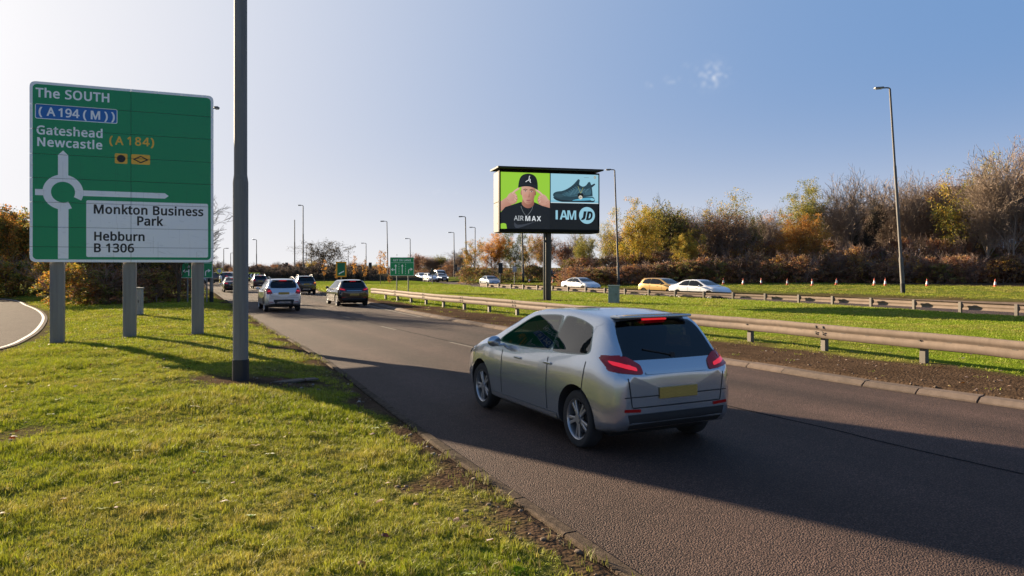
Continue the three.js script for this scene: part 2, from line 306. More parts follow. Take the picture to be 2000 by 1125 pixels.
// verges
const pickSteps = (pts, fineLen, fineStep, grow) => { const L = lengthOf(pts) / (pts.length - 1), out = []; let s = 0, st = fineStep; while (s < L * (pts.length - 1)) { out.push(pts[Math.round(s / L)]); if (s > fineLen) st *= grow; s += st; } out.push(pts[pts.length - 1]); return out; };
{
  const A = pickSteps(mainLeft, 38, 0.16, 1.03), B = A.map(([x, z]) => [x - 0.911 * 90, z + 0.413 * 90]);
  const off = []; let w = 0; while (w < 90) { off.push(w / 90); w += w < 14 ? 0.16 : 0.16 * Math.pow(1.06, (w - 14) * 1.2) ; } off.push(1);
  struct('grass_verge', sheet(A, B, off, (x, z, f) => f === 0 ? -0.02 : hLeft(x, z), (x, z) => turfColor(GRASS, x, z, bareLeft(x, z))), M.verge);
}
{
  const n = 260, A = resample(coarse(offsetLine(mainRight, 0.24), 12), n), B = resample(coarse(farNear, 10), n), fr = []; let w = 0; while (w < 1) { fr.push(w); w += w < 0.25 ? 0.006 : 0.02; } fr.push(1);
  struct('median_grass', sheet(A, B, fr, (x, z, f) => f === 0 ? 0.0 : f === 1 ? -0.3 : hMid(x, z), (x, z) => { const b = bareMid(x, z), c = turfColor(LAWN, x, z, b); return c; }), M.verge);
}
{
  const A = coarse(offsetLine(farFar, 0.2), 4), B = A.map(([x, z]) => [x + 95, z - 75]), fr = []; let w = 0; while (w < 1) { fr.push(w); w += w < 0.3 ? 0.006 : 0.06; } fr.push(1);
  struct('far_verge_grass', sheet(A, B, fr, hFar, (x, z) => { const k = distTo(farFarC, x, z), b = Math.max(0.8 * smooth(1.6, 0.2, k + (fbm(x * 0.5, z * 0.5, 3, 3) - 0.5) * 2), smooth(19, 26, k + fbm(x * 0.3, z * 0.3, 3, 9) * 6)); return turfColor([0.085, 0.11, 0.022], x, z, b); }), M.verge);
}
// roundabout lawn beyond the median
{
  const s = new THREE.Shape([[-31, -100], [-17, -112], [-18, -124], [-34, -124]].map(([x, z]) => new THREE.Vector2(x, -z)));
  const g = new THREE.ShapeGeometry(s).rotateX(-Math.PI / 2).translate(0, 0.1, 0), p = g.attributes.position, uv = g.attributes.uv;
  for (let i = 0; i < p.count; i++) uv.setXY(i, p.getX(i), p.getZ(i));
  g.setAttribute('color', new THREE.Float32BufferAttribute(new Array(p.count).fill(LAWN.map((v) => v * 1.5)).flat(), 3));
  struct('roundabout_lawn', g, M.verge);
}
// kerbs: every stone a block of its own
function kerbLine(name, line, first, last, profile, stone, lift, mats) {
  const group = new THREE.Group(); group.name = name; group.userData.kind = 'structure'; scene.add(group);
  const L = lengthOf(line) / (line.length - 1), r = rng(77), n = Math.floor((last - first) / stone);
  const geos = [0, 1, 2].map((v) => { const k = 0.007 + v * 0.002, g = extrude(profile, stone - k * 2, 0.004); g.translate(0, 0, -(stone - k * 2) / 2); const uv = g.attributes.uv; for (let i = 0; i < uv.count; i++) uv.setXY(i, uv.getX(i) + v * 0.37, uv.getY(i) + v * 0.21); return toCreasedNormals(g, 0.25); });
  for (let i = 0; i < n; i++) {
    const s = first + (i + 0.5) * stone, a = line[clamp(Math.round((s - stone / 2) / L), 0, line.length - 1)], b = line[clamp(Math.round((s + stone / 2) / L), 0, line.length - 1)];
    const m = mesh('kerb_stone', geos[i % 3], r() < 0.5 ? mats[0] : mats[1], group);
    m.position.set((a[0] + b[0]) / 2, lift + (r() - 0.5) * 0.012, (a[1] + b[1]) / 2);
    m.rotation.set((r() - 0.5) * 0.008, Math.atan2(b[0] - a[0], b[1] - a[1]) + (r() - 0.5) * 0.012, 0);
  }
}
kerbLine('median_kerb', mainRight, 3, 92, [[-0.0, -0.1], [0.0, 0.025], [-0.09, 0.085], [-0.26, 0.095], [-0.26, -0.1]], 0.915, 0.0, [M.kerb, M.kerbB]);
kerbLine('verge_kerb', mainLeft, 4, 62, [[0.05, -0.1], [0.05, 0.026], [0.035, 0.034], [-0.05, 0.034], [-0.05, -0.1]], 0.915, 0.0, [M.kerbOld, M.kerbOldB]);

// ------------------------------------------------------------------ grass, weeds, clods, fallen leaves (nobody could count them)
function tuftGeometry(r, blades, hMin, hMax, w, spread) {
  const pos = [], idx = [], nor = [];
  for (let b = 0; b < blades; b++) {
    const a = r() * 6.283, bx = (r() - 0.5) * spread, bz = (r() - 0.5) * spread, h = lerp(hMin, hMax, r()), lean = h * lerp(0.15, 0.95, r()), ww = w * lerp(0.7, 1.3, r()), ca = Math.cos(a), sa = Math.sin(a), o = pos.length / 3;
    const P = (t, s) => { const l = lean * t * t, hh = h * (t - 0.18 * t * t * (lean / h)); pos.push(bx + ca * l - sa * s, hh, bz + sa * l + ca * s); };
    P(0, -ww); P(0, ww); P(0.55, -ww * 0.8); P(0.55, ww * 0.8); P(1, 0);
    idx.push(o, o + 1, o + 2, o + 1, o + 3, o + 2, o + 2, o + 3, o + 4);
  }
  return buf(pos, idx);
}
const blade = phys({ color: C(1, 1, 1), roughness: 0.75, transmission: 0.42, thickness: 0, side: THREE.DoubleSide, specularIntensity: 0.4 });
const bladeDull = blade;
function scatter(name, label, category, geos, mat, places) {       // places: [x, y, z, turn, scale, color]
  const q = new THREE.Quaternion(), e = new THREE.Euler(), m4 = new THREE.Matrix4(), v = new THREE.Vector3(), s = new THREE.Vector3(), root = new THREE.Group();
  root.name = numbered(name); root.userData = { kind: 'stuff', label, category }; scene.add(root);
  geos.forEach((geo, k) => {
    const mine = places.filter((_, i) => i % geos.length === k), im = new THREE.InstancedMesh(geo, mat, mine.length);
    im.name = name + '_patch'; im.castShadow = im.receiveShadow = true; im.userData.kind = 'stuff';
    mine.forEach((p, i) => { e.set(p[6] ?? 0, p[3], p[7] ?? 0); m4.compose(v.set(p[0], p[1], p[2]), q.setFromEuler(e), Array.isArray(p[4]) ? s.set(...p[4]) : s.set(p[4], p[4], p[4])); im.setMatrixAt(i, m4); im.setColorAt(i, p[5]); });
    root.add(im);
  });
  return root;
}
const inView = (x, z, m = 1.06) => -z > 3.8 && Math.abs(x) < -z * (1000 / FOCAL) * m + 0.3;
{
  const r = rng(11), near = [], mid = [], lawn = [], weeds = [], far = [];
  const mixc = (a, b, t) => C(lerp(a[0], b[0], t), lerp(a[1], b[1], t), lerp(a[2], b[2], t));
  const green = (x, z, lawnish) => {
    const dry = clamp(smooth(0.40, 0.70, fbm(x * 0.5 + 20, z * 0.5, 4, 63)) * 0.28 + smooth(0.54, 0.77, fbm(x * 2.1, z * 2.1, 3, 163)) * 0.34 + (r() < 0.09 ? 0.8 : 0) + (r() - 0.5) * 0.3), t = lerp(0.65, 1.35, r());
    return mixc((lawnish ? [0.245, 0.325, 0.013] : [0.265, 0.305, 0.015]).map((c) => c * t), [0.42, 0.34, 0.085].map((c) => c * t), dry);
  };
  for (let i = 0; i < 130000; i++) {
    const d = 4.2 + Math.pow(r(), 1.0) * 12.5, x = (r() * 2 - 1) * d * 0.75, z = -d;
    if (r() > (d - 2) / 14 * 0 + 1) continue;
    if (x > 4 || !inView(x, z) ) continue;
    const k = -distTo(mainLeftC, x, z); if (k < 0.02 || distTo(slipC, x, z) < 0.15) continue;
    const b = bareLeft(x, z); if (r() < b * 1.05) continue;
    const long = smooth(0.5, 0.72, fbm(x * 0.9 + 50, z * 0.9, 3, 93)) * 0.7 + smooth(0.6, 0.7, fbm(x * 4.5, z * 4.5 + 8, 2, 95)) * 0.5;
    near.push([x, hLeft(x, z) - 0.012, z, r() * 6.28, lerp(0.55, 1.05, r()) * (1 + long) * (b > 0.2 ? 0.8 : 1), green(x, z), (r() - 0.5) * 0.5, (r() - 0.5) * 0.5]);
  }
  for (let i = 0; i < 46000; i++) {
    const d = 15.5 + r() * 32, x = -r() * d * 0.74, z = -d, k = -distTo(mainLeftC, x, z), s = distTo(slipC, x, z);
    if (k < 0.05 || s < 0.2 || !inView(x, z)) continue;
    if (r() < bareLeft(x, z)) continue;
    mid.push([x, hLeft(x, z) - 0.015, z, r() * 6.28, lerp(0.9, 1.9, r()) * lerp(1, 1.35, smooth(16, 40, d)), green(x, z)]);
  }
  for (let i = 0; i < 150000; i++) {
    const d = 11 + Math.pow(r(), 0.8) * 70, x = (r() * 2 - 1) * d * 0.75, z = -d;
    if (!inView(x, z)) continue;
    const k = distTo(mainRightC, x, z); if (k < 0.35 || distTo(farNearC, x, z) > -0.2) continue;
    if (r() < bareMid(x, z) * 0.98) continue;
    lawn.push([x, hMid(x, z) - 0.015, z, r() * 6.28, lerp(0.8, 1.7, r()) * lerp(1, 2.1, smooth(15, 60, d)), green(x, z, true)]);
  }
  for (let i = 0; i < 22000; i++) {
    const d = 40 + r() * 50, x = (r() * 1.1 - 0.1) * d * 0.76, z = -d, k = distTo(farFarC, x, z);
    if (k < 0.7 || k > 22 || !inView(x, z)) continue;
    far.push([x, hFar(x, z) - 0.02, z, r() * 6.28, lerp(1.4, 3, r()), green(x, z)]);
  }
  const tr = rng(12), fineTufts = [0, 1, 2, 3].map(() => tuftGeometry(tr, 9, 0.02, 0.066, 0.0025, 0.065)), wideTufts = [0, 1].map(() => tuftGeometry(tr, 11, 0.02, 0.05, 0.0035, 0.13));
  { // broad-leaved weeds in the turf
    const wr = rng(16), rosette = [0, 1].map(() => { const pos = [], idx = []; for (let k = 0; k < 8; k++) { const a = k * 0.785 + wr() * 0.4, l = lerp(0.05, 0.09, wr()), w = l * 0.22, ca = Math.cos(a), sa = Math.sin(a), o = pos.length / 3; for (const [t, s, h] of [[0.05, 0, 0.01], [0.5, -1, 0.03], [0.5, 1, 0.03], [1, 0, 0.018]]) pos.push(ca * l * t - sa * w * s, h, sa * l * t + ca * w * s); idx.push(o, o + 1, o + 2, o + 1, o + 3, o + 2); } return buf(pos, idx); }), pl = [];
    for (let i = 0; i < 260; i++) { const d = 4.3 + wr() * 11, x = (wr() * 2 - 1) * d * 0.75, z = -d; if (!inView(x, z) || -distTo(mainLeftC, x, z) < 0.2 || distTo(slipC, x, z) < 0.3 || fbm(x * 1.4 + 11, z * 1.4, 3, 203) < 0.56) continue; pl.push([x, hLeft(x, z) + 0.012, z, wr() * 6.28, lerp(0.6, 1.2, wr()), C(0.17 * lerp(0.7, 1.3, wr()), 0.21 * lerp(0.7, 1.2, wr()), 0.01), (wr() - 0.5) * 0.4, (wr() - 0.5) * 0.4]); }
    scatter('broad_weeds', 'broad leaved weeds growing in patches in the verge turf', 'weeds', rosette, phys({ color: C(1, 1, 1), roughness: 0.95, ior: 1.1, transmission: 0.4, thickness: 0, side: THREE.DoubleSide }), pl);
  }
  scatter('verge_grass', 'short tufted grass covering the verge under the big green sign', 'grass', fineTufts, blade, near);
  scatter('verge_grass', 'sunlit grass around the sign posts and along the slip road', 'grass', wideTufts, blade, mid);
  scatter('lawn_grass', 'bright mown grass between the two crash barriers', 'grass', wideTufts, blade, lawn);
  scatter('verge_grass', 'grass strip below the hedge behind the traffic cones', 'grass', wideTufts, blade, far);
  // rough tufts and broad-leaved weeds along the road edge
  for (let i = 0; i < 5200; i++) {
    const p = mainLeft[Math.floor(r() * 520)], o = 0.08 + Math.pow(r(), 1.6) * 1.5, x = p[0] - 0.911 * o, z = p[1] + 0.413 * o, n = fbm(x * 1.7, z * 1.7 + 30, 3, 103);
    if (!inView(x, z) || n < 0.46 || r() > smooth(0.46, 0.7, n) * 0.6 + 0.1 || Math.hypot(x - POLE[0], z - POLE[1]) < 0.9) continue;
    weeds.push([x, hLeft(x, z) - 0.02, z, r() * 6.28, lerp(0.9, 2.1, r()), mixc([0.15, 0.18, 0.03], [0.27, 0.21, 0.09], r() * 0.9)]);
  }
  scatter('rough_grass', 'rough half dry tufts leaning over the kerb by the road', 'grass', fineTufts, blade, weeds);
  // clods and crumbs of earth
  const clods = [], cr = rng(14), clod = [0, 1].map((v) => { const g = mergeVertices(new THREE.IcosahedronGeometry(0.5, 1).deleteAttribute('uv').deleteAttribute('normal')), p = g.attributes.position; for (let i = 0; i < p.count; i++) { const k = 0.7 + 0.6 * hash2(i, v, 5); p.setXYZ(i, p.getX(i) * k, p.getY(i) * k * 0.6, p.getZ(i) * k); } g.computeVertexNormals(); return g; });
  for (let i = 0; i < 30000; i++) {
    const left = cr() < 0.4, d = left ? 4.2 + cr() * 14 : 9 + cr() * 36, x = (cr() * 2 - 1) * d * 0.75, z = -d;
    if (!inView(x, z)) continue;
    let y, b;
    if (left) { const k = -distTo(mainLeftC, x, z); if (k < 0.14) continue; b = bareLeft(x, z); y = hLeft(x, z); } else { const k = distTo(mainRightC, x, z); if (k < 0.3) continue; b = bareMid(x, z); y = hMid(x, z); }
    if (cr() > b * 0.8) continue;
    const t = cr(), sz = 0.008 + Math.pow(cr(), 5) * 0.05;
    clods.push([x, y + 0.002, z, cr() * 6.28, sz, cr() < 0.12 ? C(0.3 * t + 0.1, 0.26 * t + 0.09, 0.22 * t + 0.08) : C(0.10 + 0.07 * t, 0.07 + 0.05 * t, 0.048 + 0.035 * t)]);
  }
  scatter('earth_clods', 'crumbs of bare earth and grit beside the kerbs', 'earth', clod, std({ color: C(1, 1, 1), roughness: 1 }), clods);
  // fallen leaves
  const leaves = [], lr = rng(15), leafG = buf([0, 0, 0.05, 0.03, 0.012, 0.01, -0.032, 0.016, 0.008, 0.018, 0.02, -0.03, -0.02, 0.01, -0.028, 0, 0.004, -0.055], [0, 1, 2, 1, 3, 2, 2, 3, 4, 3, 5, 4]);
  for (let i = 0; i < 900; i++) {
    const d = 4.5 + lr() * 32, x = (lr() * 2 - 1) * d * 0.72, z = -d; if (!inView(x, z)) continue;
    const k = -distTo(mainLeftC, x, z), m = distTo(mainRightC, x, z), t = lr(), col = [C(0.16, 0.035, 0.006), C(0.18, 0.07, 0.008), C(0.09, 0.022, 0.007), C(0.07, 0.035, 0.012), C(0.19, 0.115, 0.01)][Math.floor(lr() * 5)];
    if (k > 0.3 && distTo(slipC, x, z) > 0.3) { if (lr() < 0.5) leaves.push([x, hLeft(x, z) + 0.03, z, lr() * 6.28, lerp(0.5, 0.95, t), col, (lr() - 0.5) * 0.9, (lr() - 0.5) * 0.9]); }
    else if (m > 0.5 && distTo(railC, x, z) < 4 && z > -46) leaves.push([x, hMid(x, z) + 0.02, z, lr() * 6.28, lerp(0.6, 1, t), col, (lr() - 0.5) * 0.7, (lr() - 0.5) * 0.7]);
  }
  scatter('fallen_leaves', 'orange and brown autumn leaves lying in the grass', 'leaves', [leafG], phys({ color: C(1, 1, 1), roughness: 0.8, transmission: 0.35, thickness: 0, side: THREE.DoubleSide }), leaves);
}
// ------------------------------------------------------------------ printed faces
function canvasTex(w, h, draw) {
  const c = document.createElement('canvas'); c.width = w; c.height = h; draw(c.getContext('2d'), w, h);
  const t = new THREE.CanvasTexture(c); t.colorSpace = THREE.SRGBColorSpace; t.anisotropy = 8; return t;
}
const poly = (g, pts, fill) => { g.fillStyle = fill; g.beginPath(); pts.forEach(([x, y], i) => i ? g.lineTo(x, y) : g.moveTo(x, y)); g.closePath(); g.fill(); };
function rrect(g, x, y, w, h, r) { g.beginPath(); g.moveTo(x + r, y); g.arcTo(x + w, y, x + w, y + h, r); g.arcTo(x + w, y + h, x, y + h, r); g.arcTo(x, y + h, x, y, r); g.arcTo(x, y, x + w, y, r); g.closePath(); }
function spaced(g, text, x0, x1, base, cap, color, weight = 'bold') {   // capitals cap high on the base line, spread from x0 to x1
  const medium = weight === 'medium'; if (medium) weight = 'normal';
  g.font = weight + ' ' + (cap / 0.715).toFixed(1) + 'px sans-serif'; g.fillStyle = color; g.textBaseline = 'alphabetic';
  const w = [...text].map((c) => g.measureText(c).width), sum = w.reduce((a, b) => a + b, 0), gap = (x1 - x0 - sum) / Math.max(1, text.length - 1);
  let x = x0; [...text].forEach((c, i) => { g.fillText(c, x, base); if (medium) { g.strokeStyle = color; g.lineWidth = cap * 0.075; g.lineJoin = 'round'; g.strokeText(c, x, base); } x += w[i] + gap; });
}
const GREEN = '#068e58', SIGNWHITE = '#f4f1f2', YELLOW = '#f0b13a';
const face = (t, o = {}) => std({ map: t, roughness: 0.45, ...o });

// ------------------------------------------------------------------ the big direction sign
{
  const Wm = Math.hypot(SIGN_R[0] - SIGN_L[0], SIGN_R[1] - SIGN_L[1]), y0 = heightAt(512, 19.6), Hm = 354 / FOCAL * 19.17, CW = 1400, CH = Math.round(CW * Hm / Wm);
  // measured corners of the face, to read the layout off the photograph's proportions
  const Q = [[168, 75], [1157, 155], [1148, 1040], [147, 1045]];
  const solve = () => {
    const A = [], to = [[0, 0], [1, 0], [1, 1], [0, 1]];
    Q.forEach(([x, y], i) => { const [u, v] = to[i]; A.push([x, y, 1, 0, 0, 0, -u * x, -u * y, u], [0, 0, 0, x, y, 1, -v * x, -v * y, v]); });
    for (let c = 0; c < 8; c++) { let p = c; for (let r = c; r < 8; r++) if (Math.abs(A[r][c]) > Math.abs(A[p][c])) p = r; [A[c], A[p]] = [A[p], A[c]]; for (let r = 0; r < 8; r++) if (r !== c) { const f = A[r][c] / A[c][c]; for (let k = c; k < 9; k++) A[r][k] -= f * A[c][k]; } }
    return A.map((r, i) => r[8] / r[i]);
  };
  const h = solve(), S = (x, y) => { const w = h[6] * x + h[7] * y + 1; return [(h[0] * x + h[1] * y + h[2]) / w * CW, (h[3] * x + h[4] * y + h[5]) / w * CH]; };
  const print = canvasTex(CW, CH, (g) => {
    g.fillStyle = SIGNWHITE; g.fillRect(0, 0, CW, CH);
    g.fillStyle = GREEN; rrect(g, 22, 22, CW - 44, CH - 44, 34); g.fill();
    const txt = (s, l, r, b, cap, col, weight = 'medium') => { const [x0, yb] = S(l, b), [x1] = S(r, b), [, yt] = S(l, b - cap); spaced(g, s, x0, x1, yb, yb - yt, col, weight); };
    txt('The SOUTH', 200, 603, 160, 47, SIGNWHITE);
    const [bx, by] = S(195, 195), [bx1, by1] = S(639, 303);
    g.fillStyle = SIGNWHITE; rrect(g, bx, by, bx1 - bx, by1 - by, 14); g.fill();
    g.fillStyle = '#1667b1'; rrect(g, bx + 6, by + 6, bx1 - bx - 12, by1 - by - 12, 10); g.fill();
    txt('(A', 212, 302, 257, 43, SIGNWHITE); txt('194', 316, 434, 264, 43, SIGNWHITE); txt('(M))', 452, 626, 274, 43, SIGNWHITE);
    txt('Gateshead', 197, 562, 357, 45, SIGNWHITE); txt('Newcastle', 197, 557, 420, 45, SIGNWHITE);
    txt('(A', 592, 668, 410, 43, YELLOW); txt('184)', 686, 836, 414, 43, YELLOW);
    const pan = (a, b, c, d) => { const [x, y] = S(a, b), [x1, y1] = S(c, d); g.fillStyle = YELLOW; rrect(g, x, y, x1 - x, y1 - y, 10); g.fill(); return [(x + x1) / 2, (y + y1) / 2, x1 - x, y1 - y]; };
    let p = pan(622, 459, 690, 516); g.fillStyle = '#16130f'; g.beginPath(); g.arc(p[0], p[1], p[3] * 0.37, 0, 7); g.fill();
    p = pan(711, 463, 812, 521); g.strokeStyle = '#16130f'; g.lineWidth = 9; g.beginPath(); g.moveTo(p[0] - p[2] * 0.36, p[1]); g.lineTo(p[0], p[1] - p[3] * 0.31); g.lineTo(p[0] + p[2] * 0.36, p[1]); g.lineTo(p[0], p[1] + p[3] * 0.31); g.closePath(); g.stroke();
    // map of the roundabout
    const [cx, cy] = S(338, 668), ri = S(403, 668)[0] - cx, ro = (S(448, 668)[0] - cx), k = (ri + ro) / 2;
    g.strokeStyle = SIGNWHITE; g.lineWidth = ro - ri; g.beginPath(); g.arc(cx, cy, k, 1.12, 2 * Math.PI + 0.46); g.stroke();
    const w0 = S(313, 520)[0], w1 = S(369, 520)[0], ty = S(340, 445)[1], sy = S(340, 470)[1];
    poly(g, [[w0, cy - ri - 4], [w0, sy], [(w0 + w1) / 2, ty], [w1, sy], [w1, cy - ri - 4]], SIGNWHITE);
    const b0 = S(305, 900)[0], b1 = S(363, 900)[0]; g.fillStyle = SIGNWHITE; g.fillRect(b0, cy + ri + 6, b1 - b0, S(330, 1026)[1] - cy - ri - 6);
    const l0 = S(185, 667); g.fillRect(l0[0], S(185, 651)[1], cx - ri - l0[0] - 4, S(185, 684)[1] - S(185, 651)[1]);
    const ra = S(890, 671), rt = S(910, 686), rw = (S(890, 700)[1] - S(890, 671)[1]) / 2; poly(g, [[cx + ri + 6, rt[1] - rw], [ra[0], rt[1] - rw], [rt[0], rt[1]], [ra[0], rt[1] + rw], [cx + ri + 6, rt[1] + rw]], SIGNWHITE);
    const p0 = S(463, 710), p1 = S(1119, 1014); g.fillStyle = SIGNWHITE; rrect(g, p0[0], p0[1], p1[0] - p0[0], p1[1] - p0[1], 14); g.fill();
    txt('Monkton Business', 497, 1097, 780, 46, '#17130f'); txt('Park', 732, 876, 843, 46, '#17130f'); txt('Hebburn', 497, 780, 925, 45, '#17130f'); txt('B 1306', 495, 720, 988, 45, '#17130f');
    const r = rng(5); for (let i = 0; i < 300; i++) { g.fillStyle = 'rgba(60,50,40,' + (0.02 + r() * 0.06) + ')'; g.beginPath(); g.ellipse(r() * CW, r() * CH, 3 + r() * 40, 1 + r() * 6, r() * 0.4, 0, 7); g.fill(); }
    for (let i = 0; i < 170; i++) { const x = r() * CW, y = r() * CH, l = 30 + r() * 200; g.fillStyle = 'rgba(48,44,36,' + (0.03 + r() * 0.07) + ')'; g.fillRect(x, y, 1 + r() * 4, l); }
  });
  const turn = Math.atan2(SIGN_L[1] - SIGN_R[1], SIGN_R[0] - SIGN_L[0]);
  const s = thing('direction_sign', 'large green road sign reading The SOUTH on three grey posts', 'road sign', [SIGN_L[0], 0, SIGN_L[1]], turn);
  const mat = face(print, { roughness: 0.38 }), back = std({ color: C(0.32, 0.32, 0.33), roughness: 0.5, metalness: 0.5 }), edge = std({ color: C(0.55, 0.55, 0.56), roughness: 0.4, metalness: 0.5 });
  const rows = [0, 0.127, 0.262, 0.4, 0.533, 0.667, 0.805, 0.915, 1], cols = [0, 0.53, 1];
  const rc = 0.16, gap = 0.0045;
  for (let i = 0; i < rows.length - 1; i++) for (let j = 0; j < 2; j++) {
    const u0 = cols[j], u1 = cols[j + 1], v0 = rows[i], v1 = rows[i + 1], x0 = u0 * Wm + (j ? gap : 0), x1 = u1 * Wm - (j ? 0 : gap), ya = Hm * (1 - v1) + (i < rows.length - 2 ? gap : 0), yb = Hm * (1 - v0) - (i ? gap : 0);
    const sh = new THREE.Shape(), R = [!j && i === rows.length - 2, j && i === rows.length - 2, j && i === 0, !j && i === 0].map((k) => k ? rc : 0.002);
    sh.moveTo(x0 + R[0], ya); sh.lineTo(x1 - R[1], ya); sh.quadraticCurveTo(x1, ya, x1, ya + R[1]); sh.lineTo(x1, yb - R[2]); sh.quadraticCurveTo(x1, yb, x1 - R[2], yb); sh.lineTo(x0 + R[3], yb); sh.quadraticCurveTo(x0, yb, x0, yb - R[3]); sh.lineTo(x0, ya + R[0]); sh.quadraticCurveTo(x0, ya, x0 + R[0], ya);
    const g = new THREE.ExtrudeGeometry(sh, { depth: 0.02, bevelEnabled: false, curveSegments: 6 }).translate(0, y0, 0), p = g.attributes.position, uv = g.attributes.uv;
    for (let k = 0; k < p.count; k++) uv.setXY(k, p.getX(k) / Wm, (p.getY(k) - y0) / Hm);
    mesh('sign_panel', g, [mat, edge], s).position.z = (hash2(i, j, 4) - 0.5) * 0.006;
  }
  mesh('backing', box(Wm - 0.1, Hm - 0.1, 0.012, Wm / 2, y0 + Hm / 2, -0.012), std({ color: C(0.05, 0.05, 0.05), roughness: 0.8 }), s);
  for (const f of [0.1, 0.5, 0.9]) mesh('cross_rail', box(Wm - 0.16, 0.08, 0.05, Wm / 2, y0 + Hm * f, -0.045), back, s);
  const at = (px) => { const q = (px - 58) / 359, zl = 19.17, zr = 20.9; return q * zl / (zr - q * (zr - zl)) * Wm; };
  for (const [px, py] of [[109.5, 677], [252, 663], [386, 656]]) {
    const x = at(px), wx = SIGN_L[0] + (SIGN_R[0] - SIGN_L[0]) * x / Wm, wz = SIGN_L[1] + (SIGN_R[1] - SIGN_L[1]) * x / Wm, foot = hLeft(wx, wz) - 0.25, post = mesh('post', rbox(0.33, y0 + Hm * 0.96 - foot, 0.24, x, (y0 + Hm * 0.96 + foot) / 2, -0.2, 0.02, 2), M.steel, s);
    for (const f of [0.1, 0.5, 0.9]) mesh('clamp', box(0.4, 0.05, 0.02, x, y0 + Hm * f, -0.074), back, post);
  }
}

// ------------------------------------------------------------------ lamp columns
const lampGlass = std({ color: C(0.6, 0.62, 0.62), roughness: 0.2 });
function lampColumn({ px, py, y = 0, depth, top, lean = 0, head = 'single', reach = 1.2, dir = -1, radius = 0.09, label, tone = M.paleSteel, sleeve = true }) {
  const d = depth ?? depthAt(py, y), foot = [acrossAt(px, d), y, -d], H = top === undefined ? 12 : heightAt(top, d) - y, r = radius;
  const t = thing('lamp_column', label, 'lamp post', [foot[0], y - 0.1, foot[2]], 0, 'street lamp columns along the roads');
  t.rotation.z = lean;
  const h1 = H * 0.17, h2 = H * 0.62;
  mesh('shaft', merge([cyl(r * 1.18, r * 1.18, h1, 0, 0, 0, 18), lathe([[r * 1.18, h1], [r * 0.86, h1 + 0.12], [r * 0.84, h2], [r * 0.66, h2 + 0.1], [r * 0.58, H]].map(([a, b]) => [a, b]), 18)]), tone, t);
  if (sleeve) mesh('base_sleeve', cyl(r * 1.34, r * 1.32, 0.72, 0, 0, 0, 18), M.black, t);
  if (head) {
    const a = mesh('arm', new THREE.TubeGeometry(new THREE.CatmullRomCurve3([[0, H - 0.12, 0], [0, H + 0.02, 0], [dir * 0.12, H + 0.08, 0], [dir * reach * 0.45, H + 0.1, 0]].map((p) => new THREE.Vector3(...p))), 10, r * 0.42, 8), tone, t);
    const ln = mesh('lantern', rbox(reach * 0.6, 0.13, 0.3, dir * (reach * 0.45 + reach * 0.26), H + 0.12, 0, 0.05, 3), M.steel, t);
    mesh('lens', rbox(reach * 0.42, 0.04, 0.22, dir * (reach * 0.45 + reach * 0.28), H + 0.045, 0, 0.015, 2), lampGlass, ln);
  }
  return t;
}
{   // the near column, cut by the top of the frame
  const d = -POLE[1], y = hLeft(POLE[0], POLE[1]) - 0.08, t = thing('lamp_column', 'tall grey lamp column with black base sleeve beside the big sign', 'lamp post', [POLE[0], y, POLE[1]], 0, 'street lamp columns along the roads');
  const r = 0.124, doorTop = heightAt(356, d) - y;
  mesh('shaft', lathe([[r, 0], [r, doorTop], [r * 0.86, doorTop + 0.13], [r * 0.84, 8.2], [r * 0.66, 8.3], [r * 0.6, 11.6]], 28), std({ color: C(0.24, 0.225, 0.215), map: rep(fineMap, 2), roughness: 0.75, metalness: 0.05 }), t);
  mesh('base_sleeve', lathe([[r + 0.012, 0], [r + 0.012, 0.42], [r + 0.003, 0.425]], 28), std({ color: C(0.022, 0.022, 0.026), map: rep(fineMap, 3), roughness: 0.55 }), t);
  mesh('arm', new THREE.TubeGeometry(new THREE.CatmullRomCurve3([[0, 11.5, 0], [0, 11.7, 0], [0.2, 11.8, -0.05], [0.8, 11.82, -0.2]].map((p) => new THREE.Vector3(...p))), 10, 0.04, 8), M.steel, t);
  const ln = mesh('lantern', rbox(0.75, 0.14, 0.3, 1.1, 11.83, -0.28, 0.05, 3), M.steel, t);
  mesh('lens', rbox(0.5, 0.04, 0.22, 1.12, 11.75, -0.28, 0.015, 2), lampGlass, ln);
}
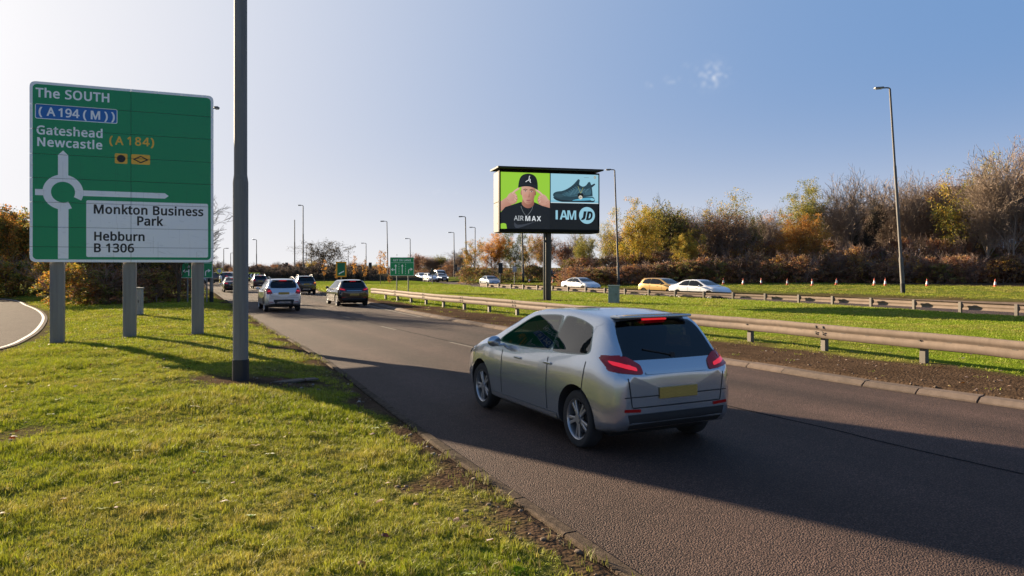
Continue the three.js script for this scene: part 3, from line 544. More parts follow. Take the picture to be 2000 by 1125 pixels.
for (const o of [
  { px: 1764, depth: 52, y: 0.32, top: 170, lean: 0.065, reach: 1.1, dir: -1, radius: 0.12, label: 'leaning lamp column on the far verge among the traffic cones' },
  { px: 1208.5, depth: 74, y: 0.2, top: 331, lean: 0.035, reach: 0.9, radius: 0.12, label: 'lamp column just beyond the green cabinet and billboard' },
  { px: 1022, depth: 90, y: 0.2, top: 345, lean: 0.02, reach: 1, radius: 0.12, label: 'lamp column rising behind the advertising screen' },
  { px: 911.5, depth: 107, y: 0, top: 423, lean: 0.02, reach: 1, radius: 0.13, label: 'lamp column in front of the orange and green trees' },
  { px: 887.5, depth: 138, y: 0, top: 454, lean: 0.01, reach: 1.1, radius: 0.12, label: 'slim lamp column left of the orange tree behind the van' },
  { px: 758, depth: 112, y: 0.1, top: 432, lean: 0.02, reach: 1, radius: 0.1, label: 'lamp column just left of the GET IN LANE sign on the median' },
  { px: 801.5, depth: 150, y: 0, top: 466, lean: 0.005, reach: 1.1, radius: 0.12, label: 'lamp column rising above the GET IN LANE sign on the median' },
  { px: 715, depth: 160, y: 0, top: 475, reach: 1.1, dir: -1, radius: 0.12, label: 'lamp column behind the roundabout saplings' },
  { px: 592, depth: 116, y: 0, top: 401, reach: 0.8, radius: 0.12, label: 'tallest lamp column rising out of the roundabout shrubs' },
  { px: 575.5, depth: 122, y: 0, top: 428, head: null, radius: 0.12, label: 'plain mast without a lantern in the roundabout shrubs' },
  { px: 608, depth: 170, y: 0, top: 476, reach: 1, radius: 0.11, label: 'distant lamp column near the round bare tree' },
  { px: 598, depth: 178, y: 0, top: 478, reach: 1.6, dir: 1, radius: 0.11, label: 'distant lamp column with its arm turned towards the round bare tree' },
  { px: 680, depth: 190, y: 0, top: 483, reach: 1.2, radius: 0.11, label: 'distant lamp column against the edge of the round bare tree' },
  { px: 501, depth: 150, y: 0, top: 468, reach: 0.8, radius: 0.12, label: 'lamp column above the yellow chevron board' },
  { px: 450.5, depth: 165, y: 0, top: 494, reach: 1.6, dir: 1, radius: 0.12, label: 'short looking lamp column close beside the near grey column' },
  { px: 437, depth: 150, y: 0, top: 485, reach: 1, dir: 1, radius: 0.11, label: 'lamp column above the blue roundabout sign' },
  { px: 928, depth: 135, y: 0, top: 444, reach: 1.1, radius: 0.12, label: 'lamp column half hidden by the orange tree' },
  { px: 413, depth: 40.8, y: 0.1, top: 211, reach: 0.42, dir: 1, radius: 0.085, tone: M.steel, label: 'lamp column hidden behind the big sign with black sleeve showing below' },
]) lampColumn(o);

// ------------------------------------------------------------------ crash barriers: beam sections, posts, bolts
const railProfile = [[0, -0.175], [0.03, -0.16], [0.05, -0.1], [0.046, -0.05], [0.016, -0.015], [0.014, 0.01], [0.05, 0.045], [0.062, 0.09], [0.05, 0.135], [0.02, 0.158], [-0.02, 0.162]];
function beam(line, i0, i1, yc, side, step = 12) {
  const pos = [], idx = [], uv = [], n = railProfile.length, st = []; for (let i = i0; i < i1; i += step) st.push(i); st.push(i1);
  const th = 0.006;
  st.forEach((i, a) => {
    const p = line[i], q0 = line[Math.max(0, i - 3)], q1 = line[Math.min(line.length - 1, i + 3)], l = Math.hypot(q1[0] - q0[0], q1[1] - q0[1]), nx = -(q1[1] - q0[1]) / l * side, nz = (q1[0] - q0[0]) / l * side;
    for (const o of [0, -th]) railProfile.forEach(([u, v], k) => { pos.push(p[0] + nx * (u + o), yc(p[0], p[1]) + v, p[1] + nz * (u + o)); uv.push(i * 0.02, v * 2 + o); });
    if (a) { const b = (a - 1) * 2 * n, c = a * 2 * n; for (let h = 0; h < 2; h++) for (let k = 0; k + 1 < n; k++) { const A = b + h * n + k, B = A + 1, D = c + h * n + k, E = D + 1; idx.push(A, B, D, B, E, D); } for (const k of [0, n - 1]) { idx.push(b + k, c + k, b + n + k, c + k, c + n + k, b + n + k); } }
  });
  return buf(pos, idx, uv);
}
function barrier(name, label, line, side, yTop, ground, spacing, from, to, bracket) {
  const postM = M.railPost, railM = M.rail;
  const t = thing(name, label, 'crash barrier'), L = lengthOf(line) / (line.length - 1), yc = (x, z) => ground(x, z) + yTop - 0.185;
  const total = Math.min(to, L * (line.length - 1)); let k = 0;
  const postG = rbox(0.12, 1.0, 0.13, 0, -0.5, 0, 0.008, 1), boltG = new THREE.CylinderGeometry(0.016, 0.016, 0.03, 8).rotateX(Math.PI / 2);
  const arrow = extrude([[0, -0.1], [0.09, -0.1], [0.14, -0.02], [0.14, 0.02], [0.09, 0.1], [0, 0.1]], 0.1).translate(0, 0, -0.05).rotateY(-Math.PI / 2);
  for (let s = from; s < total - spacing * 0.5; s += spacing, k++) {
    const i = Math.round(s / L), p = line[i], q = line[Math.min(line.length - 1, i + 4)], a = Math.atan2(q[0] - p[0], q[1] - p[1]), l = Math.hypot(q[0] - p[0], q[1] - p[1]), nx = -(q[1] - p[1]) / l * side, nz = (q[0] - p[0]) / l * side, y = yc(p[0], p[1]);
    const back = bracket ? 0.24 : 0.12;
    const post = mesh('post', postG, postM, t); post.position.set(p[0] - nx * back, y + (bracket ? 0.19 : 0.1), p[1] - nz * back); post.rotation.y = a;
    if (bracket) { const b = mesh('bracket', arrow, postM, t); b.position.set(p[0] - nx * 0.2, y, p[1] - nz * 0.2); b.rotation.y = Math.atan2(nx, nz); }
    if (k % 2 === 0) {
      const j = Math.min(line.length - 1, Math.round(Math.min(s + spacing * 2, total) / L));
      mesh('rail_beam', beam(line, i, j, yc, side), railM, t);
      if (!bracket) for (const [du, dv] of [[-0.1, 0.09], [0.1, 0.09], [-0.1, 0.06], [0.1, 0.06], [-0.1, -0.09], [0.1, -0.09], [-0.1, -0.05], [0.1, -0.05]]) { const b = mesh('bolt', boltG, M.bolt, t), w = 0.062; b.position.set(p[0] + (q[0] - p[0]) / l * du + nx * w, y + dv + 0.02, p[1] + (q[1] - p[1]) / l * du + nz * w); b.rotation.y = Math.atan2(nx, nz); }
    } else if (!bracket) { const b = mesh('bolt', boltG, M.bolt, t); b.position.set(p[0] + nx * 0.03, y - 0.005, p[1] + nz * 0.03); b.rotation.y = Math.atan2(nx, nz); }
  }
  if (!bracket) { const slotG = box(0.1, 0.012, 0.006); for (let s = from + 0.6; s < 34; s += 0.6) { const i = Math.round(s / L), p = line[i], q = line[Math.min(line.length - 1, i + 4)], l = Math.hypot(q[0] - p[0], q[1] - p[1]), nx = -(q[1] - p[1]) / l * side, nz = (q[0] - p[0]) / l * side, b = mesh('slot', slotG, M.bolt, t); b.position.set(p[0] + nx * 0.016, yc(p[0], p[1]) - 0.003, p[1] + nz * 0.016); b.rotation.y = Math.atan2(nx, nz); } }
  return t;
}
barrier('crash_barrier', 'sunlit steel crash barrier along the bare earth beside the near road', nearRailLine, -1, 0.66, (x, z) => hMid(x, z), 2.4, 0.95, 999, false);
barrier('crash_barrier', 'steel crash barrier seen from behind along the opposite carriageway', farRailLine, 1, 0.72, (x, z) => hMid(x, z) - 0.06, 2.4, 8, 999, true);

// ------------------------------------------------------------------ advertising screen
{
  const dl = 42.3, dr = 43.75, xl = acrossAt(978, dl), xr = acrossAt(1169, dr), W = Math.hypot(xr - xl, dr - dl), turn = Math.atan2(dr - dl, xr - xl), y0 = heightAt(447.5, 42.9), y1 = heightAt(338, 42.9), H = y1 - y0;
  const ad = canvasTex(1536, 840, (g, w, h) => {
    g.fillStyle = '#0d0e12'; g.fillRect(0, 0, w, h);
    const LX = 0, LW = 760;
    g.save(); g.beginPath(); g.rect(LX, 0, LW, h); g.clip();
    g.fillStyle = '#a3dd3c'; g.fillRect(LX, 0, LW, h);
    // forearms, fists and forefingers at the temples; both sides from one drawing
    const grad = (x0, y0, x1, y1, ...st) => { const q = g.createLinearGradient(x0, y0, x1, y1); st.forEach((c, i) => q.addColorStop(i / (st.length - 1), c)); return q; };
    const blob = (x, y, rx, ry, a, fill) => { g.fillStyle = fill; g.beginPath(); g.ellipse(x, y, rx, ry, a, 0, 7); g.fill(); };
    const stroke = (pts, w, col) => { g.strokeStyle = col; g.lineWidth = w; g.lineCap = 'round'; g.lineJoin = 'round'; g.beginPath(); pts.forEach(([x, y], i) => i ? g.lineTo(x, y) : g.moveTo(x, y)); g.stroke(); g.lineCap = 'butt'; };
    const hand = () => {
      poly(g, [[-20, 450], [95, 372], [200, 420], [165, 490], [70, 540], [-20, 600]], grad(0, 380, 120, 540, '#e0b09c', '#c08571'));
      g.fillStyle = grad(90, 290, 250, 470, '#e9c0ae', '#c58b77'); g.beginPath(); g.moveTo(86, 400); g.bezierCurveTo(110, 320, 160, 290, 200, 300); g.bezierCurveTo(262, 318, 268, 400, 236, 448); g.bezierCurveTo(200, 490, 130, 486, 86, 400); g.fill();
      stroke([[176, 318], [222, 276], [276, 240]], 30, '#dcab97'); stroke([[180, 312], [224, 270], [272, 238]], 14, '#ecc8b8');
      for (const [x, y, k] of [[226, 346, 0], [236, 382, 0.2], [226, 416, 0.45]]) { blob(x, y, 32, 17, 0.5 + k, '#b9776a'); blob(x - 3, y - 5, 29, 13, 0.5 + k, '#e3b6a3'); }
      stroke([[150, 440], [192, 446], [214, 428]], 24, '#d7a490'); stroke([[96, 400], [128, 430]], 5, '#b07765');
    };
    hand(); g.save(); g.translate(828, 18); g.scale(-1, 1); hand(); g.restore();
    // shirt, neck, head
    poly(g, [[0, 840], [0, 600], [70, 520], [190, 480], [310, 440], [420, 470], [520, 440], [640, 490], [760, 520], [760, 840]], '#15171d');
    g.fillStyle = grad(330, 400, 520, 520, '#c08870', '#94584a'); g.beginPath(); g.moveTo(338, 390); g.lineTo(510, 390); g.lineTo(516, 462); g.bezierCurveTo(490, 520, 450, 530, 418, 530); g.bezierCurveTo(370, 526, 340, 500, 322, 465); g.fill();
    blob(322, 296, 16, 40, 0.1, '#b77d68'); blob(530, 300, 14, 38, -0.1, '#98604f');
    g.fillStyle = grad(320, 260, 535, 330, '#e3b29c', '#d7a38c', '#a86f5c'); g.beginPath(); g.moveTo(322, 200); g.bezierCurveTo(314, 330, 330, 400, 376, 452); g.bezierCurveTo(404, 478, 446, 478, 474, 452); g.bezierCurveTo(520, 400, 536, 330, 530, 200); g.fill();
    blob(382, 350, 34, 26, 0.2, 'rgba(214,140,120,0.35)'); blob(426, 448, 40, 12, 0, 'rgba(150,92,76,0.25)');
    g.fillStyle = 'rgba(150,92,76,0.45)'; g.beginPath(); g.moveTo(438, 280); g.bezierCurveTo(442, 320, 454, 350, 448, 364); g.bezierCurveTo(432, 374, 420, 372, 410, 364); g.bezierCurveTo(430, 360, 432, 330, 438, 280); g.fill();
    for (const [x, y] of [[380, 274], [474, 278]]) { blob(x, y, 19, 7.5, 0.04, '#efe3dc'); blob(x, y, 7.5, 7.5, 0, '#24140e'); stroke([[x - 20, y - 4], [x, y - 9], [x + 20, y - 3]], 4, '#3a221a'); stroke([[x - 28, y - 20], [x, y - 28], [x + 28, y - 20]], 9, '#2c1b14'); }
    g.fillStyle = '#b8706c'; g.beginPath(); g.moveTo(392, 412); g.bezierCurveTo(408, 400, 420, 404, 428, 406); g.bezierCurveTo(438, 402, 452, 402, 464, 412); g.bezierCurveTo(448, 430, 408, 430, 392, 412); g.fill(); stroke([[392, 412], [428, 414], [464, 412]], 3, '#85464a');
    g.fillStyle = '#13151b'; g.beginPath(); g.moveTo(268, 228); g.bezierCurveTo(280, 90, 300, 20, 430, 14); g.bezierCurveTo(560, 20, 575, 110, 572, 256); g.bezierCurveTo(540, 236, 480, 204, 410, 204); g.bezierCurveTo(350, 204, 310, 214, 268, 228); g.fill();
    g.fillStyle = grad(290, 30, 560, 200, '#2a2d36', '#14161c', '#0e0f13'); g.beginPath(); g.moveTo(292, 186); g.bezierCurveTo(300, 80, 340, 26, 430, 22); g.bezierCurveTo(540, 28, 560, 110, 560, 196); g.bezierCurveTo(470, 160, 380, 160, 292, 186); g.fill();
    g.strokeStyle = '#31343e'; g.lineWidth = 4; g.beginPath(); g.moveTo(290, 190); g.bezierCurveTo(380, 165, 470, 165, 570, 205); g.stroke();
    // emblem on the cap: a leaping figure
    g.strokeStyle = '#f2f4f6'; g.lineCap = 'round'; g.lineWidth = 11; for (const l of [[[440, 60], [436, 92], [428, 110]], [[428, 110], [400, 126], [386, 136]], [[430, 110], [452, 130], [462, 146]], [[436, 88], [454, 100], [456, 116]]]) { g.beginPath(); l.forEach(([x, y], i) => i ? g.lineTo(x, y) : g.moveTo(x, y)); g.stroke(); }
    g.fillStyle = '#f2f4f6'; g.beginPath(); g.arc(446, 52, 7, 0, 7); g.fill(); g.lineCap = 'butt';
    g.strokeStyle = '#8f979c'; g.lineWidth = 5; g.beginPath(); g.moveTo(310, 500); g.quadraticCurveTo(340, 600, 396, 650); g.quadraticCurveTo(470, 590, 496, 500); g.stroke();
    // shirt print
    spaced(g, 'AIR', 204, 352, 716, 70, '#d6dde2', 'normal'); spaced(g, 'MAX', 370, 622, 720, 74, '#eef4f8');
    g.fillStyle = '#3d424c'; g.beginPath(); g.moveTo(215, 730); g.bezierCurveTo(196, 800, 215, 838, 270, 826); g.bezierCurveTo(340, 812, 460, 760, 560, 722); g.bezierCurveTo(440, 752, 330, 782, 268, 778); g.bezierCurveTo(236, 774, 222, 756, 215, 730); g.fill();
    g.fillStyle = '#a3dd3c'; g.beginPath(); g.moveTo(0, 840); g.lineTo(0, 770); g.quadraticCurveTo(40, 745, 84, 770); g.lineTo(96, 840); g.fill();
    g.restore();
    g.fillStyle = '#0b0c10'; g.fillRect(760, 0, 14, h);
    // shoe on pale blue
    g.fillStyle = '#a4d9ec'; g.fillRect(774, 0, w - 774, 440); g.fillStyle = '#8ecbe2'; g.fillRect(774, 400, w - 774, 40);
    g.fillStyle = '#dff2f7'; g.fillRect(774, 432, w - 774, 10);
    g.fillStyle = '#294450'; g.beginPath(); g.moveTo(812, 330); g.bezierCurveTo(806, 290, 850, 268, 940, 262); g.bezierCurveTo(1010, 246, 1090, 200, 1150, 140); g.lineTo(1212, 72); g.lineTo(1238, 84); g.lineTo(1226, 150); g.bezierCurveTo(1260, 200, 1330, 200, 1370, 118); g.lineTo(1400, 110); g.bezierCurveTo(1440, 190, 1440, 270, 1444, 330); g.bezierCurveTo(1300, 330, 1200, 390, 1000, 400); g.bezierCurveTo(900, 398, 826, 380, 812, 330); g.fill();
    g.fillStyle = '#3f6777'; g.beginPath(); g.moveTo(950, 300); g.bezierCurveTo(1040, 260, 1120, 220, 1180, 170); g.bezierCurveTo(1230, 230, 1320, 250, 1400, 200); g.bezierCurveTo(1430, 250, 1420, 290, 1400, 310); g.bezierCurveTo(1260, 320, 1120, 360, 950, 330); g.fill();
    poly(g, [[1420, 160], [1476, 132], [1486, 150], [1430, 196]], '#1d2a33');
    g.strokeStyle = '#14212a'; g.lineWidth = 9; for (let i = 0; i < 6; i++) { g.beginPath(); g.moveTo(1020 + i * 34, 246 - i * 20); g.lineTo(1066 + i * 34, 280 - i * 18); g.stroke(); }
    g.strokeStyle = '#1d323d'; g.lineWidth = 5; for (const q of [[[840, 330], [900, 296], [980, 300], [1040, 340]], [[980, 300], [1060, 250], [1170, 180], [1210, 110]], [[1230, 190], [1290, 250], [1380, 250], [1420, 190]], [[1290, 250], [1330, 320]], [[1100, 330], [1200, 300], [1330, 320]]]) { g.beginPath(); q.forEach(([x, y], i) => i ? g.lineTo(x, y) : g.moveTo(x, y)); g.stroke(); }
    g.fillStyle = '#35535f'; g.beginPath(); g.moveTo(830, 330); g.bezierCurveTo(860, 290, 930, 290, 990, 330); g.bezierCurveTo(950, 370, 880, 370, 830, 330); g.fill();
    g.strokeStyle = '#6d97a8'; g.lineWidth = 5; for (let i = 0; i < 5; i++) { g.beginPath(); g.moveTo(1080 + i * 60, 320 - i * 12); g.lineTo(1150 + i * 56, 230 - i * 4); g.stroke(); }
    g.fillStyle = '#16222b'; g.beginPath(); g.moveTo(812, 350); g.bezierCurveTo(900, 400, 1000, 405, 1100, 392); g.bezierCurveTo(1250, 350, 1380, 330, 1450, 340); g.bezierCurveTo(1492, 370, 1490, 412, 1450, 420); g.lineTo(960, 424); g.bezierCurveTo(880, 415, 820, 390, 812, 350); g.fill();
    g.fillStyle = '#62b8d8'; g.beginPath(); g.moveTo(1120, 394); g.bezierCurveTo(1250, 360, 1360, 346, 1440, 352); g.lineTo(1470, 380); g.bezierCurveTo(1400, 396, 1240, 400, 1120, 404); g.fill();
    g.fillStyle = '#8fd4ea'; g.beginPath(); g.ellipse(1440, 378, 36, 20, 0.1, 0, 7); g.fill();
    g.strokeStyle = '#c7c35a'; g.lineWidth = 5; g.beginPath(); g.moveTo(1206, 180); g.lineTo(1250, 290); g.lineTo(1290, 200); g.stroke();
    g.fillStyle = '#14130f'; rrect(g, 1202, 286, 92, 60, 12); g.fill(); g.fillStyle = '#f0eedd'; g.beginPath(); g.arc(1248, 350, 30, 0, 7); g.fill(); spaced(g, 'JD', 1230, 1266, 362, 24, '#14130f');
    g.strokeStyle = '#c9963d'; g.lineWidth = 8; g.beginPath(); g.arc(1480, 40, 14, 0, 7); g.stroke(); g.fillStyle = '#7f9aa6'; g.fillRect(1304, 44, 80, 6);
    // slogan
    g.fillStyle = '#9fd6ea'; g.fillRect(852, 552, 34, 138); spaced(g, 'AM', 918, 1196, 690, 138, '#9fd6ea');
    g.fillStyle = '#9fd6ea'; g.beginPath(); g.arc(1352, 622, 128, 0, 7); g.fill();
    g.fillStyle = '#0d0e12'; g.beginPath(); g.moveTo(1300, 560); g.lineTo(1346, 560); g.lineTo(1326, 660); g.quadraticCurveTo(1314, 694, 1262, 694); g.lineTo(1256, 690); g.lineTo(1270, 664); g.quadraticCurveTo(1284, 660, 1288, 640); g.fill();
    g.beginPath(); g.moveTo(1362, 560); g.lineTo(1410, 560); g.quadraticCurveTo(1456, 572, 1440, 640); g.quadraticCurveTo(1424, 692, 1370, 694); g.lineTo(1334, 694); g.closePath(); g.fill();
    g.fillStyle = '#9fd6ea'; g.beginPath(); g.moveTo(1396, 588); g.quadraticCurveTo(1418, 592, 1410, 636); g.quadraticCurveTo(1400, 666, 1376, 666); g.closePath(); g.fill();
  });
  const t = thing('billboard', 'black digital billboard on a single post showing a shoe advert', 'billboard', [xl, 0, -dl], turn);
  const D = 1.5, dark = phys({ ior: 1.2, color: C(0.015, 0.015, 0.016), map: rep(fineMap, 0.5), roughness: 0.7 }), grey = std({ color: C(0.05, 0.046, 0.045), map: rep(fineMap, 0.4), roughness: 0.7, metalness: 0 });
  t.rotation.z = 0; t.rotation.order = 'YXZ';
  const cab = mesh('cabinet', rbox(W + 0.16, H + 0.3, D, W / 2, y0 + H / 2 - 0.05, -D / 2 - 0.05, 0.02, 2), dark, t);
  for (const [ya, yb] of [[y0 - 0.18, y0 + H * 0.47], [y0 + H * 0.48, y0 + H + 0.07]]) mesh('side_panel', box(0.012, yb - ya - 0.03, D - 0.16, -0.09, (ya + yb) / 2, -D / 2 - 0.08), grey, t);
  for (const f of [0.1, 0.4]) mesh('latch', box(0.02, 0.08, 0.05, -0.105, y0 + H * f, -D * 0.35), M.bolt, t);
  const sg = new THREE.PlaneGeometry(W, H).translate(W / 2, y0 + H / 2, -0.032);
  mesh('screen', sg, std({ color: C(0.012, 0.012, 0.013), emissive: C(1, 1, 1), emissiveMap: ad, emissiveIntensity: 0.8 / EXPOSURE, roughness: 0.5 }), t);
  mesh('screen_bezel', merge([box(0.08, H + 0.14, 0.05, -0.04, y0 + H / 2, -0.03), box(0.06, H + 0.14, 0.05, W + 0.035, y0 + H / 2, -0.03), box(W, 0.06, 0.05, W / 2, y0 - 0.04, -0.03)]), dark, t);
  const roof = mesh('roof_canopy', box(W + 0.42, 0.09, D + 0.75, W / 2 - 0.06, y1 + 0.24, -D / 2 - 0.05), std({ color: C(0.018, 0.017, 0.018), map: rep(fineMap, 0.3), roughness: 0.7, metalness: 0.1 }), t);
  roof.rotation.x = 0.02;
  for (let i = 0; i < 6; i++) mesh('roof_strut', box(0.06, 0.14, 0.08, 0.25 + i * (W - 0.5) / 5, y1 + 0.135, -0.12), dark, t);
  const px = W * 0.49;
  const pole = mesh('pole', merge([cyl(0.19, 0.19, y0 + 0.1, px + 0.14, -0.25, -D / 2, 20), cyl(0.24, 0.24, 0.12, px + 0.14, y0 - 0.75, -D / 2, 20), cyl(0.32, 0.32, 0.08, px + 0.14, -0.05, -D / 2, 20)]), std({ color: C(0.02, 0.019, 0.019), roughness: 0.35 }), t);
  mesh('cable_duct', box(0.11, y0 + 0.15, 0.12, px - 0.14, y0 / 2 - 0.1, -D / 2 + 0.1), std({ color: C(0.035, 0.034, 0.036), roughness: 0.25, metalness: 0.2 }), t);
}

// ------------------------------------------------------------------ cabinets
function cabinet(label, px, depth, base, w, h, d, turn, mat, cap) {
  const t = thing('utility_cabinet', label, 'cabinet', [acrossAt(px, depth), base - 0.04, -depth], turn);
  mesh('body', rbox(w, h, d, 0, h / 2 + 0.02, 0, 0.012, 2), mat, t);
  const door = mesh('door', rbox(w * 0.86, h * 0.86, 0.012, 0, h * 0.5, d / 2 + 0.004, 0.004, 1), mat, t);
  mesh('handle', rbox(0.03, 0.12, 0.02, w * 0.3, h * 0.55, d / 2 + 0.018, 0.006, 1), M.bolt, door);
  mesh('lid', rbox(w + 0.06, 0.05, d + 0.06, 0, h + 0.04, 0, 0.012, 2), cap ?? mat, t);
  mesh('plinth', box(w + 0.02, 0.06, d + 0.02, 0, 0.0, 0), M.kerbB, t);
}
cabinet('pale green steel cabinet on the median grass right of the billboard', 1199, 39.8, 0.1, 0.56, 0.98, 0.4, -0.35, std({ color: C(0.22, 0.29, 0.28), map: rep(fineMap, 0.8), roughness: 0.5 }));
cabinet('weathered grey concrete cabinet on the grass behind the middle sign post', 266, 29.3, 0.15, 0.46, 1.1, 0.36, 0.2, std({ color: C(0.34, 0.34, 0.33), map: rep(fineMap, 1.4), bumpMap: rep(fineBump, 2), bumpScale: 0.002, roughness: 0.85 }));

// ------------------------------------------------------------------ smaller signs
function laneFace(w, h) { return canvasTex(w, h, (g) => {
  g.fillStyle = SIGNWHITE; g.fillRect(0, 0, w, h); g.fillStyle = GREEN; g.fillRect(8, 8, w - 16, h - 16);
  g.fillStyle = SIGNWHITE; g.fillRect(8, h * 0.285, w - 16, 7); spaced(g, 'GET IN LANE', w * 0.12, w * 0.88, h * 0.215, h * 0.115, SIGNWHITE);
  const arrowUp = (x) => { g.fillRect(x - 11, h * 0.46, 22, h * 0.44); poly(g, [[x - 32, h * 0.48], [x, h * 0.375], [x + 32, h * 0.48], [x + 24, h * 0.505], [x, h * 0.46], [x - 24, h * 0.505]], SIGNWHITE); };
  arrowUp(w * 0.235); arrowUp(w * 0.51);
  g.fillRect(w * 0.09, h * 0.66, w * 0.145, 18); poly(g, [[w * 0.115, h * 0.585], [w * 0.035, h * 0.668], [w * 0.115, h * 0.752], [w * 0.135, h * 0.72], [w * 0.088, h * 0.668], [w * 0.135, h * 0.615]], SIGNWHITE);
  g.strokeStyle = SIGNWHITE; g.lineWidth = 20; g.beginPath(); g.moveTo(w * 0.775, h * 0.9); g.lineTo(w * 0.775, h * 0.74); g.quadraticCurveTo(w * 0.775, h * 0.65, w * 0.85, h * 0.65); g.lineTo(w * 0.9, h * 0.65); g.stroke();
  poly(g, [[w * 0.865, h * 0.57], [w * 0.95, h * 0.65], [w * 0.865, h * 0.735], [w * 0.845, h * 0.7], [w * 0.89, h * 0.65], [w * 0.845, h * 0.6]], SIGNWHITE);
  for (const x of [0.372, 0.645]) for (let y = 0.34; y < 0.93; y += 0.125) g.fillRect(w * x - 5, h * y, 10, h * 0.075);
}); }
const laneTex = laneFace(640, 500);
function postSign(name, label, category, { px, depth, base = 0.1, x0, x1, top, bottom, turn = 0, tex: t8, posts = [0.28, 0.76], radius = 0.045, caps, back, thick = 0.04, round }) {
  const w = (x1 - x0) / FOCAL * depth, cx = acrossAt((x0 + x1) / 2, depth), yt = heightAt(top, depth), yb = heightAt(bottom, depth), t = thing(name, label, category, [cx, 0, -depth], turn);
  const g = round ? new THREE.CylinderGeometry(w / 2, w / 2, thick, 28).rotateY(Math.PI / 2).rotateX(Math.PI / 2).translate(0, (yt + yb) / 2, 0) : new RoundedBoxGeometry(w, yt - yb, thick, 2, Math.min(0.015, thick / 3)).translate(0, (yt + yb) / 2, 0);
  const sideM = std({ color: C(0.25, 0.25, 0.26), roughness: 0.6, metalness: 0.3 });
  mesh('sign_plate', g, t8 ? (round ? [sideM, face(t8), sideM] : [sideM, sideM, sideM, sideM, face(t8), sideM]) : (back ?? sideM), t);
  for (const f of posts) {
    const p = mesh('post', cyl(radius, radius, yt - base + (caps ? 0.16 : -0.05), (f - 0.5) * w, base - 0.15, -thick / 2 - radius - 0.006, 12), M.steel, t);
    if (caps) mesh('cap', cyl(radius * 1.25, radius * 1.1, 0.05, (f - 0.5) * w, yt + 0.16, -thick / 2 - radius - 0.006, 12), M.black, p);
  }
  return t;
}
postSign('lane_sign', 'green GET IN LANE sign on two posts behind the crash barrier', 'road sign', { depth: 57, x0: 762, x1: 808.5, top: 502.5, bottom: 538.5, tex: laneTex, turn: 0.1, caps: true });
postSign('lane_sign', 'green lane arrow sign partly hidden behind the big direction sign', 'road sign', { depth: 40.3, x0: 356, x1: 414, top: 502, bottom: 543, tex: laneTex, turn: 0.12, posts: [0.18, 0.8], base: 0.1 });
postSign('countdown_sign', 'small green sign with one white slanted bar and yellow surround', 'road sign', { depth: 92, x0: 656, x1: 677, top: 511, bottom: 541, posts: [0.5], radius: 0.06, tex: canvasTex(256, 366, (g, w, h) => { g.fillStyle = '#ee9d1d'; g.fillRect(0, 0, w, h); g.fillStyle = '#0a6a49'; rrect(g, 34, 30, w - 68, h - 60, 12); g.fill(); poly(g, [[70, 276], [196, 212], [196, 240], [70, 306]], SIGNWHITE); }) });
{
  const d = 104, tx = canvasTex(1024, 220, (g, w, h) => { g.fillStyle = '#dbe02a'; g.fillRect(0, 0, w, h); g.fillStyle = '#14130f'; g.fillRect(26, 34, w - 52, h - 68); for (let i = 0; i < 8; i++) { const x = 44 + i * 120; poly(g, [[x, h / 2], [x + 52, 34], [x + 104, 34], [x + 52, h / 2], [x + 104, h - 34], [x + 52, h - 34]], SIGNWHITE); } });
  const t = postSign('chevron_board', 'yellow bordered black and white chevron board facing the road', 'road sign', { depth: d, x0: 452, x1: 509, top: 532.5, bottom: 544.5, posts: [0.12, 0.5, 0.88], radius: 0.06, tex: tx });
  t.rotation.y = -0.1;
}
{
  const tx = canvasTex(256, 256, (g, w) => { g.fillStyle = '#d9de2c'; g.fillRect(0, 0, w, w); g.fillStyle = '#f4f4f4'; g.beginPath(); g.arc(128, 128, 106, 0, 7); g.fill(); g.fillStyle = '#1a56a8'; g.beginPath(); g.arc(128, 128, 98, 0, 7); g.fill(); g.strokeStyle = '#f4f4f4'; g.lineWidth = 20; for (let k = 0; k < 3; k++) { const a = k * 2.094 - 0.4; g.beginPath(); g.arc(128, 128, 54, a, a + 1.35); g.stroke(); poly(g, [[128 + 54 * Math.cos(a) - 26 * Math.cos(a + 0.9), 128 + 54 * Math.sin(a) - 26 * Math.sin(a + 0.9)], [128 + 30 * Math.cos(a), 128 + 30 * Math.sin(a)], [128 + 78 * Math.cos(a), 128 + 78 * Math.sin(a)]], '#f4f4f4'); } });
  postSign('roundabout_sign', 'blue roundabout arrows sign on a square yellow backing', 'road sign', { depth: 86, x0: 423.5, x1: 433.5, top: 524, bottom: 534, posts: [0.5], radius: 0.045, tex: tx });
  const b = thing('bollard', 'white traffic bollard with yellow panel at the splitter island', 'bollard', [acrossAt(431, 84), 0.01, -84]);
  mesh('body', lathe([[0.17, 0], [0.17, 0.1], [0.15, 0.95], [0.11, 1.08], [0.0, 1.12]], 18), std({ color: C(0.75, 0.75, 0.72), roughness: 0.5 }), b);
  mesh('panel', new THREE.CylinderGeometry(0.162, 0.168, 0.5, 18, 1, true, -0.9, 1.8).translate(0, 0.48, 0.004), std({ color: C(0.75, 0.55, 0.03), roughness: 0.5, side: THREE.DoubleSide }), b);
  struct('splitter_island', rbox(9, 0.16, 3, acrossAt(436, 84), 0.05, -84.4, 0.05, 2), M.kerb);
}
